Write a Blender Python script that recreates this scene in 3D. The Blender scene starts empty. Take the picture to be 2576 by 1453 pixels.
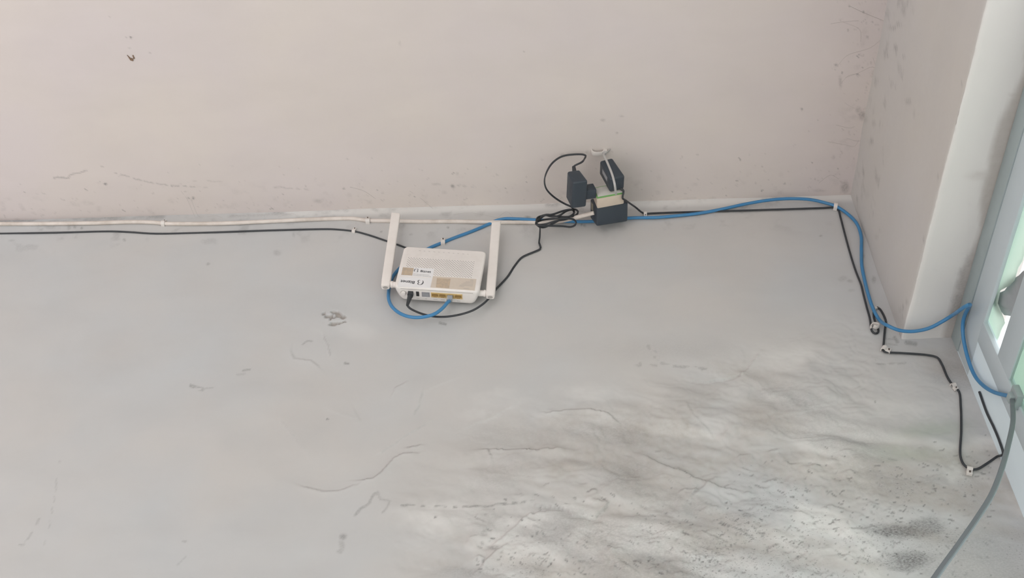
import bpy, bmesh, math, random
import numpy as np
from mathutils import Matrix, Vector

# ------------------------------------------------------------------ camera, world, light, exposure
random.seed(7)
SC = bpy.context.scene
COL = SC.collection
FPX, CX, CY = 3200.0, 1288.0, 726.5
PITCH, ROLL = math.radians(48.0), math.radians(-1.8)
CAM = Vector((0.0, 0.0, 1.5))
_f = Vector((0, math.cos(PITCH), math.sin(PITCH)))
_r = Vector((1, 0, 0)); _u = _r.cross(_f)
AR = (math.cos(ROLL) * _r + math.sin(ROLL) * _u)
AU = AR.cross(_f)
AF = _f
cam_data = bpy.data.cameras.new('camera')
cam_data.sensor_width = 36.0
cam_data.lens = FPX / 2576.0 * 36.0
cam = bpy.data.objects.new('camera', cam_data)
COL.objects.link(cam)
cam.matrix_world = Matrix(((AR.x, AU.x, -AF.x, CAM.x), (AR.y, AU.y, -AF.y, CAM.y), (AR.z, AU.z, -AF.z, CAM.z), (0, 0, 0, 1)))
SC.camera = cam

world = bpy.data.worlds.new('overcast_sky'); SC.world = world
world.use_nodes = True
_bg = world.node_tree.nodes['Background']
_bg.inputs[0].default_value = (0.925, 0.962, 1.0, 1)
_bg.inputs[1].default_value = 0.75

# hazy sun behind the camera: falls through the open front onto the floor and lights the room from below
_sun = bpy.data.lights.new('sun', 'SUN'); _sun.energy = 5.0; _sun.angle = math.radians(6); _sun.color = (1.0, 0.955, 0.945)
sun = bpy.data.objects.new('sun', _sun); COL.objects.link(sun)
sun.rotation_euler = Vector((-0.10, 1.0, -1.25)).to_track_quat('-Z', 'Y').to_euler()

SC.cycles.adaptive_threshold = 0.02
SC.view_settings.view_transform = 'Standard'
SC.view_settings.look = 'None'
SC.view_settings.gamma = 1.0
SC.view_settings.use_curve_mapping = False
SC.view_settings.exposure = 1.14

# ------------------------------------------------------------------ measures of the place (metres)
D = 1.70           # back wall plane (y)
H = 3.6587         # ceiling height
XB = 0.7345        # left side of the beam
ZS = 3.2122        # underside of the beam
XR = 0.8304        # inner face of the right wall
XL = -2.0          # open left side of the room

def ray(px, py):
    return AR * ((px - CX) / FPX) - AU * ((py - CY) / FPX) + AF
def onY(px, py, y):
    d = ray(px, py); return CAM + d * (y / d.y)
def onZ(px, py, z):
    d = ray(px, py); return CAM + d * ((z - CAM.z) / d.z)
def onX(px, py, x):
    d = ray(px, py); return CAM + d * (x / d.x)
def wl(px, py, off=0.0): return onY(px, py, D - off)
def cl(px, py, off=0.0): return onZ(px, py, H - off)

# ------------------------------------------------------------------ materials
MATS = {}
def principled(name):
    m = bpy.data.materials.new(name); m.use_nodes = True
    nt = m.node_tree; b = nt.nodes['Principled BSDF']
    MATS[name] = m
    return m, nt, b
def node(nt, typ, **kw):
    n = nt.nodes.new(typ)
    for k, v in kw.items(): setattr(n, k, v)
    return n
def ramp(nt, fac, stops):
    r = node(nt, 'ShaderNodeValToRGB')
    e = r.color_ramp.elements
    while len(e) < len(stops): e.new(0.5)
    for i, (p, c) in enumerate(stops):
        e[i].position = p
        e[i].color = (c, c, c, 1) if isinstance(c, (int, float)) else (*c, 1)
    nt.links.new(fac, r.inputs[0]); return r.outputs[0]
def mix(nt, fac, a, b, mode='MIX'):
    n = node(nt, 'ShaderNodeMix', data_type='RGBA', blend_type=mode)
    for sock, v in ((n.inputs[0], fac), (n.inputs[6], a), (n.inputs[7], b)):
        if hasattr(v, 'is_output'): nt.links.new(v, sock)
        elif isinstance(v, (int, float)): sock.default_value = v
        else: sock.default_value = (*v, 1)
    return n.outputs[2]
def math_(nt, op, a, b=0.0):
    n = node(nt, 'ShaderNodeMath', operation=op)
    for sock, v in ((n.inputs[0], a), (n.inputs[1], b)):
        if hasattr(v, 'is_output'): nt.links.new(v, sock)
        else: sock.default_value = v
    return n.outputs[0]
def noise(nt, vec, scale, detail=3, rough=0.5, dist=0.0):
    n = node(nt, 'ShaderNodeTexNoise'); n.inputs['Scale'].default_value = scale
    n.inputs['Detail'].default_value = detail; n.inputs['Roughness'].default_value = rough
    n.inputs['Distortion'].default_value = dist
    if vec is not None: nt.links.new(vec, n.inputs['Vector'])
    return n.outputs[0]
def objcoord(nt, scale=(1, 1, 1), rot=(0, 0, 0)):
    t = node(nt, 'ShaderNodeTexCoord'); mp = node(nt, 'ShaderNodeMapping')
    mp.inputs['Scale'].default_value = scale; mp.inputs['Rotation'].default_value = rot
    nt.links.new(t.outputs['Object'], mp.inputs['Vector']); return mp.outputs[0]

def plastic(name, col, rough=0.45, dirt=0.12, dirtcol=None, scale=60.0, bump=0.0, spec=0.5):
    m, nt, b = principled(name)
    v = objcoord(nt)
    n1 = noise(nt, v, scale, 4, 0.6)
    dc = dirtcol or tuple(c * 0.6 for c in col)
    f = ramp(nt, n1, [(0.42, 0.0), (0.75, dirt)])
    nt.links.new(mix(nt, f, col, dc), b.inputs['Base Color'])
    nt.links.new(ramp(nt, n1, [(0.3, rough - 0.06), (0.7, rough + 0.08)]), b.inputs['Roughness'])
    b.inputs['Specular IOR Level'].default_value = spec
    if bump:
        bp = node(nt, 'ShaderNodeBump'); bp.inputs['Strength'].default_value = bump
        bp.inputs['Distance'].default_value = 0.0006
        nt.links.new(noise(nt, v, scale * 14, 2), bp.inputs['Height']); nt.links.new(bp.outputs[0], b.inputs['Normal'])
    return m

plastic('white_plastic', (0.84, 0.795, 0.765), 0.42, 0.18, (0.55, 0.49, 0.43), 38)
plastic('antenna_plastic', (0.84, 0.79, 0.755), 0.45, 0.15, (0.58, 0.51, 0.45), 30)
plastic('black_plastic', (0.038, 0.050, 0.066), 0.5, 0.35, (0.055, 0.066, 0.080), 50, 0.25)
plastic('black_rubber', (0.034, 0.038, 0.044), 0.55, 0.4, (0.06, 0.063, 0.068), 90)
plastic('grey_rubber', (0.16, 0.18, 0.20), 0.5, 0.3, (0.22, 0.24, 0.26), 30)
plastic('blue_jacket', (0.050, 0.225, 0.46), 0.42, 0.45, (0.10, 0.24, 0.37), 45)
plastic('white_jacket', (0.74, 0.67, 0.62), 0.5, 0.55, (0.42, 0.35, 0.29), 28)
plastic('clip_plastic', (0.72, 0.68, 0.65), 0.45, 0.25, (0.5, 0.45, 0.4), 120)
plastic('cream_plastic', (0.66, 0.56, 0.46), 0.45, 0.2, (0.48, 0.40, 0.32), 60)
plastic('plug_face', (0.58, 0.56, 0.52), 0.5, 0.2, (0.42, 0.40, 0.36), 60)
plastic('green_plastic', (0.18, 0.40, 0.13), 0.45, 0.2, (0.15, 0.30, 0.12), 60)
plastic('tie_nylon', (0.52, 0.51, 0.50), 0.4, 0.2, (0.4, 0.38, 0.36), 80)
plastic('port_yellow', (0.66, 0.47, 0.20), 0.4, 0.1, (0.5, 0.36, 0.15), 90)
plastic('port_yellow_shade', (0.30, 0.18, 0.055), 0.5, 0.1, (0.22, 0.13, 0.05), 90)
plastic('port_grey', (0.32, 0.31, 0.33), 0.4, 0.1, None, 90)
plastic('port_dark', (0.035, 0.033, 0.035), 0.5, 0.1, None, 90)
plastic('print_ink', (0.055, 0.055, 0.065), 0.6, 0.1, None, 200)
plastic('print_grey', (0.40, 0.37, 0.35), 0.6, 0.1, None, 200)
plastic('paper_white', (0.82, 0.81, 0.82), 0.55, 0.08, (0.7, 0.67, 0.64), 80)
plastic('paper_tan', (0.66, 0.575, 0.49), 0.55, 0.25, (0.58, 0.50, 0.42), 90)
plastic('paper_beige', (0.56, 0.44, 0.32), 0.55, 0.7, (0.33, 0.30, 0.28), 110)
plastic('label_grey', (0.34, 0.345, 0.37), 0.4, 0.2, None, 90)
plastic('label_khaki', (0.27, 0.25, 0.18), 0.5, 0.2, None, 90)
plastic('vent_dark', (0.16, 0.145, 0.14), 0.7, 0.1, None, 90)
plastic('frame_paint', (0.36, 0.42, 0.43), 0.5, 0.35, (0.20, 0.24, 0.245), 9, 0.2)
plastic('frame_paint_pale', (0.56, 0.63, 0.67), 0.5, 0.3, (0.46, 0.53, 0.56), 9, 0.2)
plastic('rag_cloth', (0.36, 0.38, 0.40), 0.9, 0.4, (0.26, 0.27, 0.29), 25)
plastic('wood_debris', (0.23, 0.15, 0.10), 0.8, 0.4, None, 200)
plastic('dirt_speck', (0.10, 0.09, 0.085), 0.9, 0.4, None, 200)
plastic('concrete_floor', (0.52, 0.515, 0.51), 0.7, 0.3, (0.45, 0.445, 0.44), 2)
plastic('painted_plain', (0.78, 0.765, 0.75), 0.75, 0.15, (0.68, 0.665, 0.65), 3)
plastic('sky_block_render', (0.30, 0.29, 0.28), 0.9, 0.3, (0.22, 0.21, 0.20), 2)
plastic('pier_haze_paint', (0.76, 0.87, 0.93), 0.7, 0.25, (0.60, 0.69, 0.75), 6)  # pale blue carries the bright haze lying over this wall
plastic('yard_ground', (0.60, 0.59, 0.57), 0.9, 0.3, (0.50, 0.49, 0.46), 2)
m, nt, b = principled('nail_steel')
b.inputs['Base Color'].default_value = (0.17, 0.14, 0.12, 1); b.inputs['Metallic'].default_value = 0.6; b.inputs['Roughness'].default_value = 0.5
m, nt, b = principled('clear_plastic')
b.inputs['Base Color'].default_value = (0.80, 0.84, 0.88, 1); b.inputs['Roughness'].default_value = 0.12
b.inputs['Transmission Weight'].default_value = 0.65; b.inputs['IOR'].default_value = 1.4
m, nt, b = principled('cobweb_thread')
b.inputs['Base Color'].default_value = (0.34, 0.31, 0.29, 1); b.inputs['Roughness'].default_value = 0.9
m, nt, b = principled('green_sheet')     # torn translucent plastic sheet
v = objcoord(nt)
nt.links.new(mix(nt, ramp(nt, noise(nt, v, 9, 3), [(0.35, 0.0), (0.7, 1.0)]), (0.62, 0.71, 0.65), (0.68, 0.75, 0.70)), b.inputs['Base Color'])
b.inputs['Roughness'].default_value = 0.4
tr = node(nt, 'ShaderNodeBsdfTranslucent'); tr.inputs[0].default_value = (0.74, 0.84, 0.78, 1)
ms = node(nt, 'ShaderNodeMixShader'); ms.inputs[0].default_value = 0.6
nt.links.new(b.outputs[0], ms.inputs[1]); nt.links.new(tr.outputs[0], ms.inputs[2])
nt.links.new(ms.outputs[0], nt.nodes['Material Output'].inputs[0])
m, nt, b = principled('sun_shield_sheet')   # added translucent sheet that keeps direct sun off the window
b.inputs['Base Color'].default_value = (0.75, 0.77, 0.76, 1); b.inputs['Roughness'].default_value = 0.5
tr = node(nt, 'ShaderNodeBsdfTranslucent'); tr.inputs[0].default_value = (0.86, 0.88, 0.87, 1)
ms = node(nt, 'ShaderNodeMixShader'); ms.inputs[0].default_value = 0.75
nt.links.new(b.outputs[0], ms.inputs[1]); nt.links.new(tr.outputs[0], ms.inputs[2])
nt.links.new(ms.outputs[0], nt.nodes['Material Output'].inputs[0])
m, nt, b = principled('window_glass')
b.inputs['Base Color'].default_value = (0.55, 0.65, 0.60, 1); b.inputs['Roughness'].default_value = 0.08
tp = node(nt, 'ShaderNodeBsdfTransparent'); tp.inputs[0].default_value = (0.90, 0.94, 0.91, 1)
ms = node(nt, 'ShaderNodeMixShader'); ms.inputs[0].default_value = 0.90          # thin window glass
nt.links.new(b.outputs[0], ms.inputs[1]); nt.links.new(tp.outputs[0], ms.inputs[2])
nt.links.new(ms.outputs[0], nt.nodes['Material Output'].inputs[0])

def stained_paint(name, base, warm, cool, stretch, bump_scale, bump_stretch):
    """painted plaster; the mesh attribute 'stain' (mould, damp, efflorescence) and 'speck' place its wear"""
    m, nt, b = principled(name)
    v = objcoord(nt)
    n_big = noise(nt, v, 2.6, 3, 0.55)
    n_mid = noise(nt, objcoord(nt, stretch), 9.0, 4, 0.55, 0.3)
    col = mix(nt, ramp(nt, n_big, [(0.36, 0.0), (0.64, 1.0)]), warm, cool)
    col = mix(nt, 0.40, col, base)
    col = mix(nt, ramp(nt, n_mid, [(0.40, 0.0), (0.8, 0.35)]), col, tuple(c * 0.86 for c in base))
    at = node(nt, 'ShaderNodeAttribute', attribute_name='stain')
    sep = node(nt, 'ShaderNodeSeparateColor'); nt.links.new(at.outputs['Color'], sep.inputs[0])
    sp = node(nt, 'ShaderNodeAttribute', attribute_name='speck')
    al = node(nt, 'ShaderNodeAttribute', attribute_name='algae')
    n_f = noise(nt, v, 75.0, 5, 0.65)
    n_vf = noise(nt, objcoord(nt, (1, 1, 1.7)), 230.0, 4, 0.65)
    # efflorescence: cleaner, whiter
    col = mix(nt, math_(nt, 'MULTIPLY', sep.outputs[2], 0.8), col, (0.82, 0.805, 0.785))
    # damp: brownish grey
    dm = math_(nt, 'MULTIPLY', sep.outputs[1], ramp(nt, n_f, [(0.3, 0.55), (0.7, 1.0)]))
    col = mix(nt, dm, col, (0.40, 0.355, 0.315))
    col = mix(nt, math_(nt, 'MULTIPLY', al.outputs['Fac'], 0.8), col, (0.34, 0.40, 0.32))  # green flare tint mixed into the paint colour
    # mould: dark grey, broken up by fine noise
    mo = math_(nt, 'MULTIPLY', sep.outputs[0], ramp(nt, n_vf, [(0.32, 0.35), (0.60, 1.0)]))
    col = mix(nt, mo, col, (0.115, 0.11, 0.11))
    # fine specks where 'speck' says so
    thr = math_(nt, 'SUBTRACT', 0.80, math_(nt, 'MULTIPLY', sp.outputs['Fac'], 0.185))
    dot = math_(nt, 'GREATER_THAN', n_vf, thr)
    col = mix(nt, math_(nt, 'MULTIPLY', dot, 0.55), col, (0.15, 0.145, 0.14))
    nt.links.new(col, b.inputs['Base Color'])
    b.inputs['Roughness'].default_value = 0.72
    b.inputs['Specular IOR Level'].default_value = 0.3
    bp = node(nt, 'ShaderNodeBump'); bp.inputs['Strength'].default_value = 0.35; bp.inputs['Distance'].default_value = 0.0012
    h = math_(nt, 'ADD', noise(nt, objcoord(nt, bump_stretch), bump_scale, 4, 0.6), math_(nt, 'MULTIPLY', math_(nt, 'MULTIPLY', n_f, sp.outputs['Fac']), 2.0))
    nt.links.new(h, bp.inputs['Height']); nt.links.new(bp.outputs[0], b.inputs['Normal'])
    return m
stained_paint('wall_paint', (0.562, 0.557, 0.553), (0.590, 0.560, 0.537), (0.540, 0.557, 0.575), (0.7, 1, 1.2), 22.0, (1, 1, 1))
stained_paint('ceiling_paint', (0.690, 0.625, 0.600), (0.705, 0.640, 0.590), (0.675, 0.610, 0.612), (0.5, 1, 1), 30.0, (1, 0.16, 1))
stained_paint('beam_paint', (0.60, 0.575, 0.555), (0.615, 0.585, 0.55), (0.59, 0.575, 0.575), (1, 0.3, 1), 60.0, (1, 0.05, 1))

# ------------------------------------------------------------------ mesh helpers
def finish(name, me, mat, parent=None, smooth=True):
    o = bpy.data.objects.new(name, me); COL.objects.link(o)
    if mat: me.materials.append(MATS[mat] if isinstance(mat, str) else mat)
    if parent is not None: o.parent = parent
    if smooth:
        me.polygons.foreach_set('use_smooth', [True] * len(me.polygons))
    return o
def from_bm(name, bm, mat, parent=None, smooth=False):
    bmesh.ops.recalc_face_normals(bm, faces=bm.faces)
    me = bpy.data.meshes.new(name); bm.to_mesh(me); bm.free()
    o = finish(name, me, mat, parent, smooth)
    if smooth:
        try: me.set_sharp_from_angle(angle=math.radians(38))
        except Exception: pass
    return o
def tag(o, label, cat, group=None, kind=None):
    if label: o['label'] = label
    if cat: o['category'] = cat
    if group: o['group'] = group
    if kind: o['kind'] = kind
    return o
def empty(name, mw):
    o = bpy.data.objects.new(name, None); COL.objects.link(o); o.empty_display_size = 0.02
    o.matrix_world = mw; return o

def bm_box(bm, x0, x1, y0, y1, z0, z1):
    vs = [bm.verts.new(p) for p in ((x0, y0, z0), (x1, y0, z0), (x1, y1, z0), (x0, y1, z0), (x0, y0, z1), (x1, y0, z1), (x1, y1, z1), (x0, y1, z1))]
    for q in ((0, 3, 2, 1), (4, 5, 6, 7), (0, 1, 5, 4), (1, 2, 6, 5), (2, 3, 7, 6), (3, 0, 4, 7)):
        bm.faces.new([vs[i] for i in q])
    return vs
def box(name, mat, parent, x0, x1, y0, y1, z0, z1, bev=0.0, seg=2):
    bm = bmesh.new(); bm_box(bm, x0, x1, y0, y1, z0, z1)
    if bev: bmesh.ops.bevel(bm, geom=list(bm.edges), offset=bev, segments=seg, affect='EDGES', profile=0.5)
    return from_bm(name, bm, mat, parent, smooth=bool(bev))
def cyl(name, mat, parent, p0, p1, r0, r1=None, n=16, bev=0.0):
    p0, p1 = Vector(p0), Vector(p1); r1 = r0 if r1 is None else r1
    ax = (p1 - p0).normalized(); a = ax.orthogonal().normalized(); c = ax.cross(a)
    bm = bmesh.new()
    L = (p1 - p0).length
    prof = [(0, r0 - bev), (bev, r0), (L - bev, r1), (L, r1 - bev)] if bev else [(0, r0), (L, r1)]
    rings = []
    for t, r in prof:
        rings.append([bm.verts.new(p0 + ax * t + (a * math.cos(k * 2 * math.pi / n) + c * math.sin(k * 2 * math.pi / n)) * r) for k in range(n)])
    for q in range(len(rings) - 1):
        for k in range(n): bm.faces.new((rings[q][k], rings[q][(k + 1) % n], rings[q + 1][(k + 1) % n], rings[q + 1][k]))
    bm.faces.new(rings[0][::-1]); bm.faces.new(rings[-1])
    return from_bm(name, bm, mat, parent, True)
def prism(name, mat, parent, pts, frame, depth, bev=0.0):
    """flat outline pts (a, b) in frame (origin, ea, eb, en) pulled along en by depth"""
    o, ea, eb, en = [Vector(q) for q in frame]
    bm = bmesh.new()
    lo = [bm.verts.new(o + ea * a + eb * b) for a, b in pts]
    hi = [bm.verts.new(o + ea * a + eb * b + en * depth) for a, b in pts]
    n = len(pts)
    bm.faces.new(lo[::-1]); bm.faces.new(hi)
    for i in range(n): bm.faces.new((lo[i], lo[(i + 1) % n], hi[(i + 1) % n], hi[i]))
    if bev: bmesh.ops.bevel(bm, geom=list(bm.edges), offset=bev, segments=2, affect='EDGES', profile=0.5)
    return from_bm(name, bm, mat, parent, bool(bev))

def spline(pts, step=0.004):
    P = [Vector(p) for p in pts]
    Q = [P[0] * 2 - P[1]] + P + [P[-1] * 2 - P[-2]]
    out = []
    for i in range(1, len(Q) - 2):
        a, b_, c, d = Q[i - 1:i + 3]
        L = (c - b_).length; n = max(2, int(L / step))
        t1 = max((b_ - a).length, 1e-6) ** .5; t2 = max(L, 1e-6) ** .5; t3 = max((d - c).length, 1e-6) ** .5
        m1 = (b_ - a) / t1 - (c - a) / (t1 + t2) + (c - b_) / t2
        m2 = (c - b_) / t2 - (d - b_) / (t2 + t3) + (d - c) / t3
        m1 *= t2; m2 *= t2
        for k in range(n):
            t = k / n
            out.append((2 * t**3 - 3 * t**2 + 1) * b_ + (t**3 - 2 * t**2 + t) * m1 + (-2 * t**3 + 3 * t**2) * c + (t**3 - t**2) * m2)
    out.append(P[-1]); return out
def tube(name, mat, parent, pts, r, n=10, step=0.004, flat=None, up=None):
    """swept round cable, or flat=(half width, half thickness) with the width along `up`"""
    S = spline(pts, step); bm = bmesh.new(); rings = []
    T = [(S[min(i + 1, len(S) - 1)] - S[max(i - 1, 0)]).normalized() for i in range(len(S))]
    a = (Vector(up) - T[0] * T[0].dot(Vector(up))).normalized() if up is not None else T[0].orthogonal().normalized()
    for p, t in zip(S, T):
        if up is not None:
            q = Vector(up) - t * t.dot(Vector(up))
            a = q.normalized() if q.length > 0.15 else (a - t * a.dot(t)).normalized()
        else: a = (a - t * a.dot(t)).normalized()
        c = t.cross(a)
        ra, rc = flat if flat else (r, r)
        ring = []
        for k in range(n):
            th = 2 * math.pi * (k + .5) / n
            ca, sa = math.cos(th), math.sin(th)
            if flat: e = 0.6; ca = math.copysign(abs(ca) ** e, ca); sa = math.copysign(abs(sa) ** e, sa)
            ring.append(bm.verts.new(p + a * ca * ra + c * sa * rc))
        rings.append(ring)
    for q in range(len(rings) - 1):
        for k in range(n): bm.faces.new((rings[q][k], rings[q][(k + 1) % n], rings[q + 1][(k + 1) % n], rings[q + 1][k]))
    bm.faces.new(rings[0][::-1]); bm.faces.new(rings[-1])
    return from_bm(name, bm, mat, parent, True)

def text_mesh(name, body, mat, parent, loc, ex, ey, en, size, extrude=0.0001, xscale=1.0, bold=0.0):
    cu = bpy.data.curves.new(name, 'FONT'); cu.body = body; cu.size = size; cu.extrude = extrude; cu.offset = bold
    cu.align_x = 'LEFT'; cu.align_y = 'BOTTOM_BASELINE'
    t = bpy.data.objects.new(name, cu); COL.objects.link(t)
    dg = bpy.context.evaluated_depsgraph_get(); dg.update()
    me = bpy.data.meshes.new_from_object(t.evaluated_get(dg))
    bpy.data.objects.remove(t); bpy.data.curves.remove(cu)
    ex, ey, en, loc = Vector(ex) * xscale, Vector(ey), Vector(en), Vector(loc)
    for vtx in me.vertices:
        c = vtx.co.copy(); vtx.co = loc + ex * c.x + ey * c.y + en * c.z
    me.materials.clear()
    return finish(name, me, mat, parent, False)

# ------------------------------------------------------------------ numpy relief and stain fields
def vnoise(X, Y, scale, seed):
    rng = np.random.default_rng(seed); n = 256
    g = rng.random((n, n)).astype(np.float32)
    x = X * scale; y = Y * scale
    xi = np.floor(x).astype(int); yi = np.floor(y).astype(int)
    fx = x - xi; fy = y - yi; fx = fx * fx * fx * (fx * (fx * 6 - 15) + 10); fy = fy * fy * fy * (fy * (fy * 6 - 15) + 10)
    a = g[xi % n, yi % n]; b_ = g[(xi + 1) % n, yi % n]; c = g[xi % n, (yi + 1) % n]; d = g[(xi + 1) % n, (yi + 1) % n]
    return (a * (1 - fx) + b_ * fx) * (1 - fy) + (c * (1 - fx) + d * fx) * fy
def fbm(X, Y, scale, seed, octv=4, gain=0.5):
    s = 0; w = 1; t = 0
    for k in range(octv):
        s = s + w * vnoise(X, Y, scale * 2**k, seed + k * 17); t += w; w *= gain
    return s / t
def smooth01(x, a, b):
    t = np.clip((x - a) / (b - a), 0, 1); return t * t * (3 - 2 * t)

class Field:
    """grid of surface points with relief and stain layers; marks are placed where they sit in the photograph"""
    def __init__(s, P, A, B):
        s.P, s.A, s.B = P, A, B
        C = np.array(CAM); R = P - C
        ar, au, af = np.array(AR), np.array(AU), np.array(AF)
        dz = R @ af
        s.px = CX + FPX * (R @ ar) / dz; s.py = CY - FPX * (R @ au) / dz
        z = np.zeros(P.shape[:2])
        s.h = z.copy(); s.mould = z.copy(); s.damp = z.copy(); s.white = z.copy(); s.speck = z.copy(); s.algae = z.copy()
        s.jx = (fbm(A, B, 60, 901, 3) - .5) * 16; s.jy = (fbm(A, B, 60, 955, 3) - .5) * 10
    def win(s, x0, x1, y0, y1):
        m = (s.px > x0) & (s.px < x1) & (s.py > y0) & (s.py < y1)
        return m
    def blob(s, x, y, rx, ry, ang=0.0, rag=1.0, hard=0.0):
        dx = s.px + s.jx * rag - x; dy = s.py + s.jy * rag - y
        c, n = math.cos(ang), math.sin(ang)
        u = (dx * c + dy * n) / rx; v = (-dx * n + dy * c) / ry
        d = np.sqrt(u * u + v * v)
        return 1 - smooth01(d, hard, 1.25)
    def poly(s, pts, w, rag=0.5):
        best = np.full(s.px.shape, 1e9); sign = np.zeros(s.px.shape)
        xs = [p[0] for p in pts]; ys = [p[1] for p in pts]; mg = w * 5 + 20
        m = s.win(min(xs) - mg, max(xs) + mg, min(ys) - mg, max(ys) + mg)
        px = (s.px + s.jx * rag)[m]; py = (s.py + s.jy * rag)[m]
        bb = best[m]; sg = sign[m]
        for (x0, y0), (x1, y1) in zip(pts[:-1], pts[1:]):
            ex, ey = x1 - x0, y1 - y0; L2 = ex * ex + ey * ey
            t = np.clip(((px - x0) * ex + (py - y0) * ey) / L2, 0, 1)
            qx = px - x0 - t * ex; qy = py - y0 - t * ey; d = np.hypot(qx, qy)
            k = d < bb; bb = np.where(k, d, bb); sg = np.where(k, np.sign(ex * qy - ey * qx), sg)
        best[m] = bb; sign[m] = sg
        return best, sign
    def line(s, pts, w, k=0.6, rag=0.5, dash=0.0):
        d, _ = s.poly(pts, w, rag); f = (1 - smooth01(d, w * 0.3, w)) * k
        if dash: f = f * smooth01(vnoise(s.A, s.B, 130, 333), dash - .1, dash + .12)
        s.mould = np.maximum(s.mould, f)
    def lip(s, pts, hgt, w=14, dark=0.0, rag=0.5):
        """a raised edge: one side of the line proud, falling away"""
        d, sg = s.poly(pts, w, rag)
        s.h += np.where(sg > 0, hgt * np.exp(-d / w), 0.0) * (d < 1e8)
        if dark: s.mould = np.maximum(s.mould, (1 - smooth01(d, .6, 3.0)) * dark * .75)
    def mesh(s, name, normal, mat, extra=None):
        nr, nc = s.P.shape[:2]
        V = s.P + s.h[..., None] * np.array(normal)
        idx = np.arange(nr * nc).reshape(nr, nc)
        q = np.stack([idx[:-1, :-1], idx[:-1, 1:], idx[1:, 1:], idx[1:, :-1]], -1).reshape(-1, 4)
        V = V.reshape(-1, 3)
        if extra is not None:
            ev, eq = extra; q = np.concatenate([q, np.array(eq) + len(V)]); V = np.concatenate([V, np.array(ev, float)])
        me = bpy.data.meshes.new(name)
        me.vertices.add(len(V)); me.vertices.foreach_set('co', V.astype(np.float32).ravel())
        me.loops.add(q.size); me.loops.foreach_set('vertex_index', q.astype(np.int32).ravel())
        me.polygons.add(len(q)); me.polygons.foreach_set('loop_start', np.arange(0, q.size, 4, dtype=np.int32))
        me.update(calc_edges=True)
        n0 = nr * nc
        def pad(a): return np.concatenate([a.ravel(), np.zeros(len(V) - n0)])
        at = me.attributes.new('stain', 'FLOAT_COLOR', 'POINT')
        c = np.stack([pad(np.clip(s.mould, 0, 1)), pad(np.clip(s.damp, 0, 1)), pad(np.clip(s.white, 0, 1)), np.ones(len(V))], -1)
        at.data.foreach_set('color', c.astype(np.float32).ravel())
        for nm, arr in (('speck', s.speck), ('algae', s.algae)):
            at = me.attributes.new(nm, 'FLOAT', 'POINT'); at.data.foreach_set('value', pad(np.clip(arr, 0, 1)).astype(np.float32))
        return finish(name, me, mat, None, True)

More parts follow.
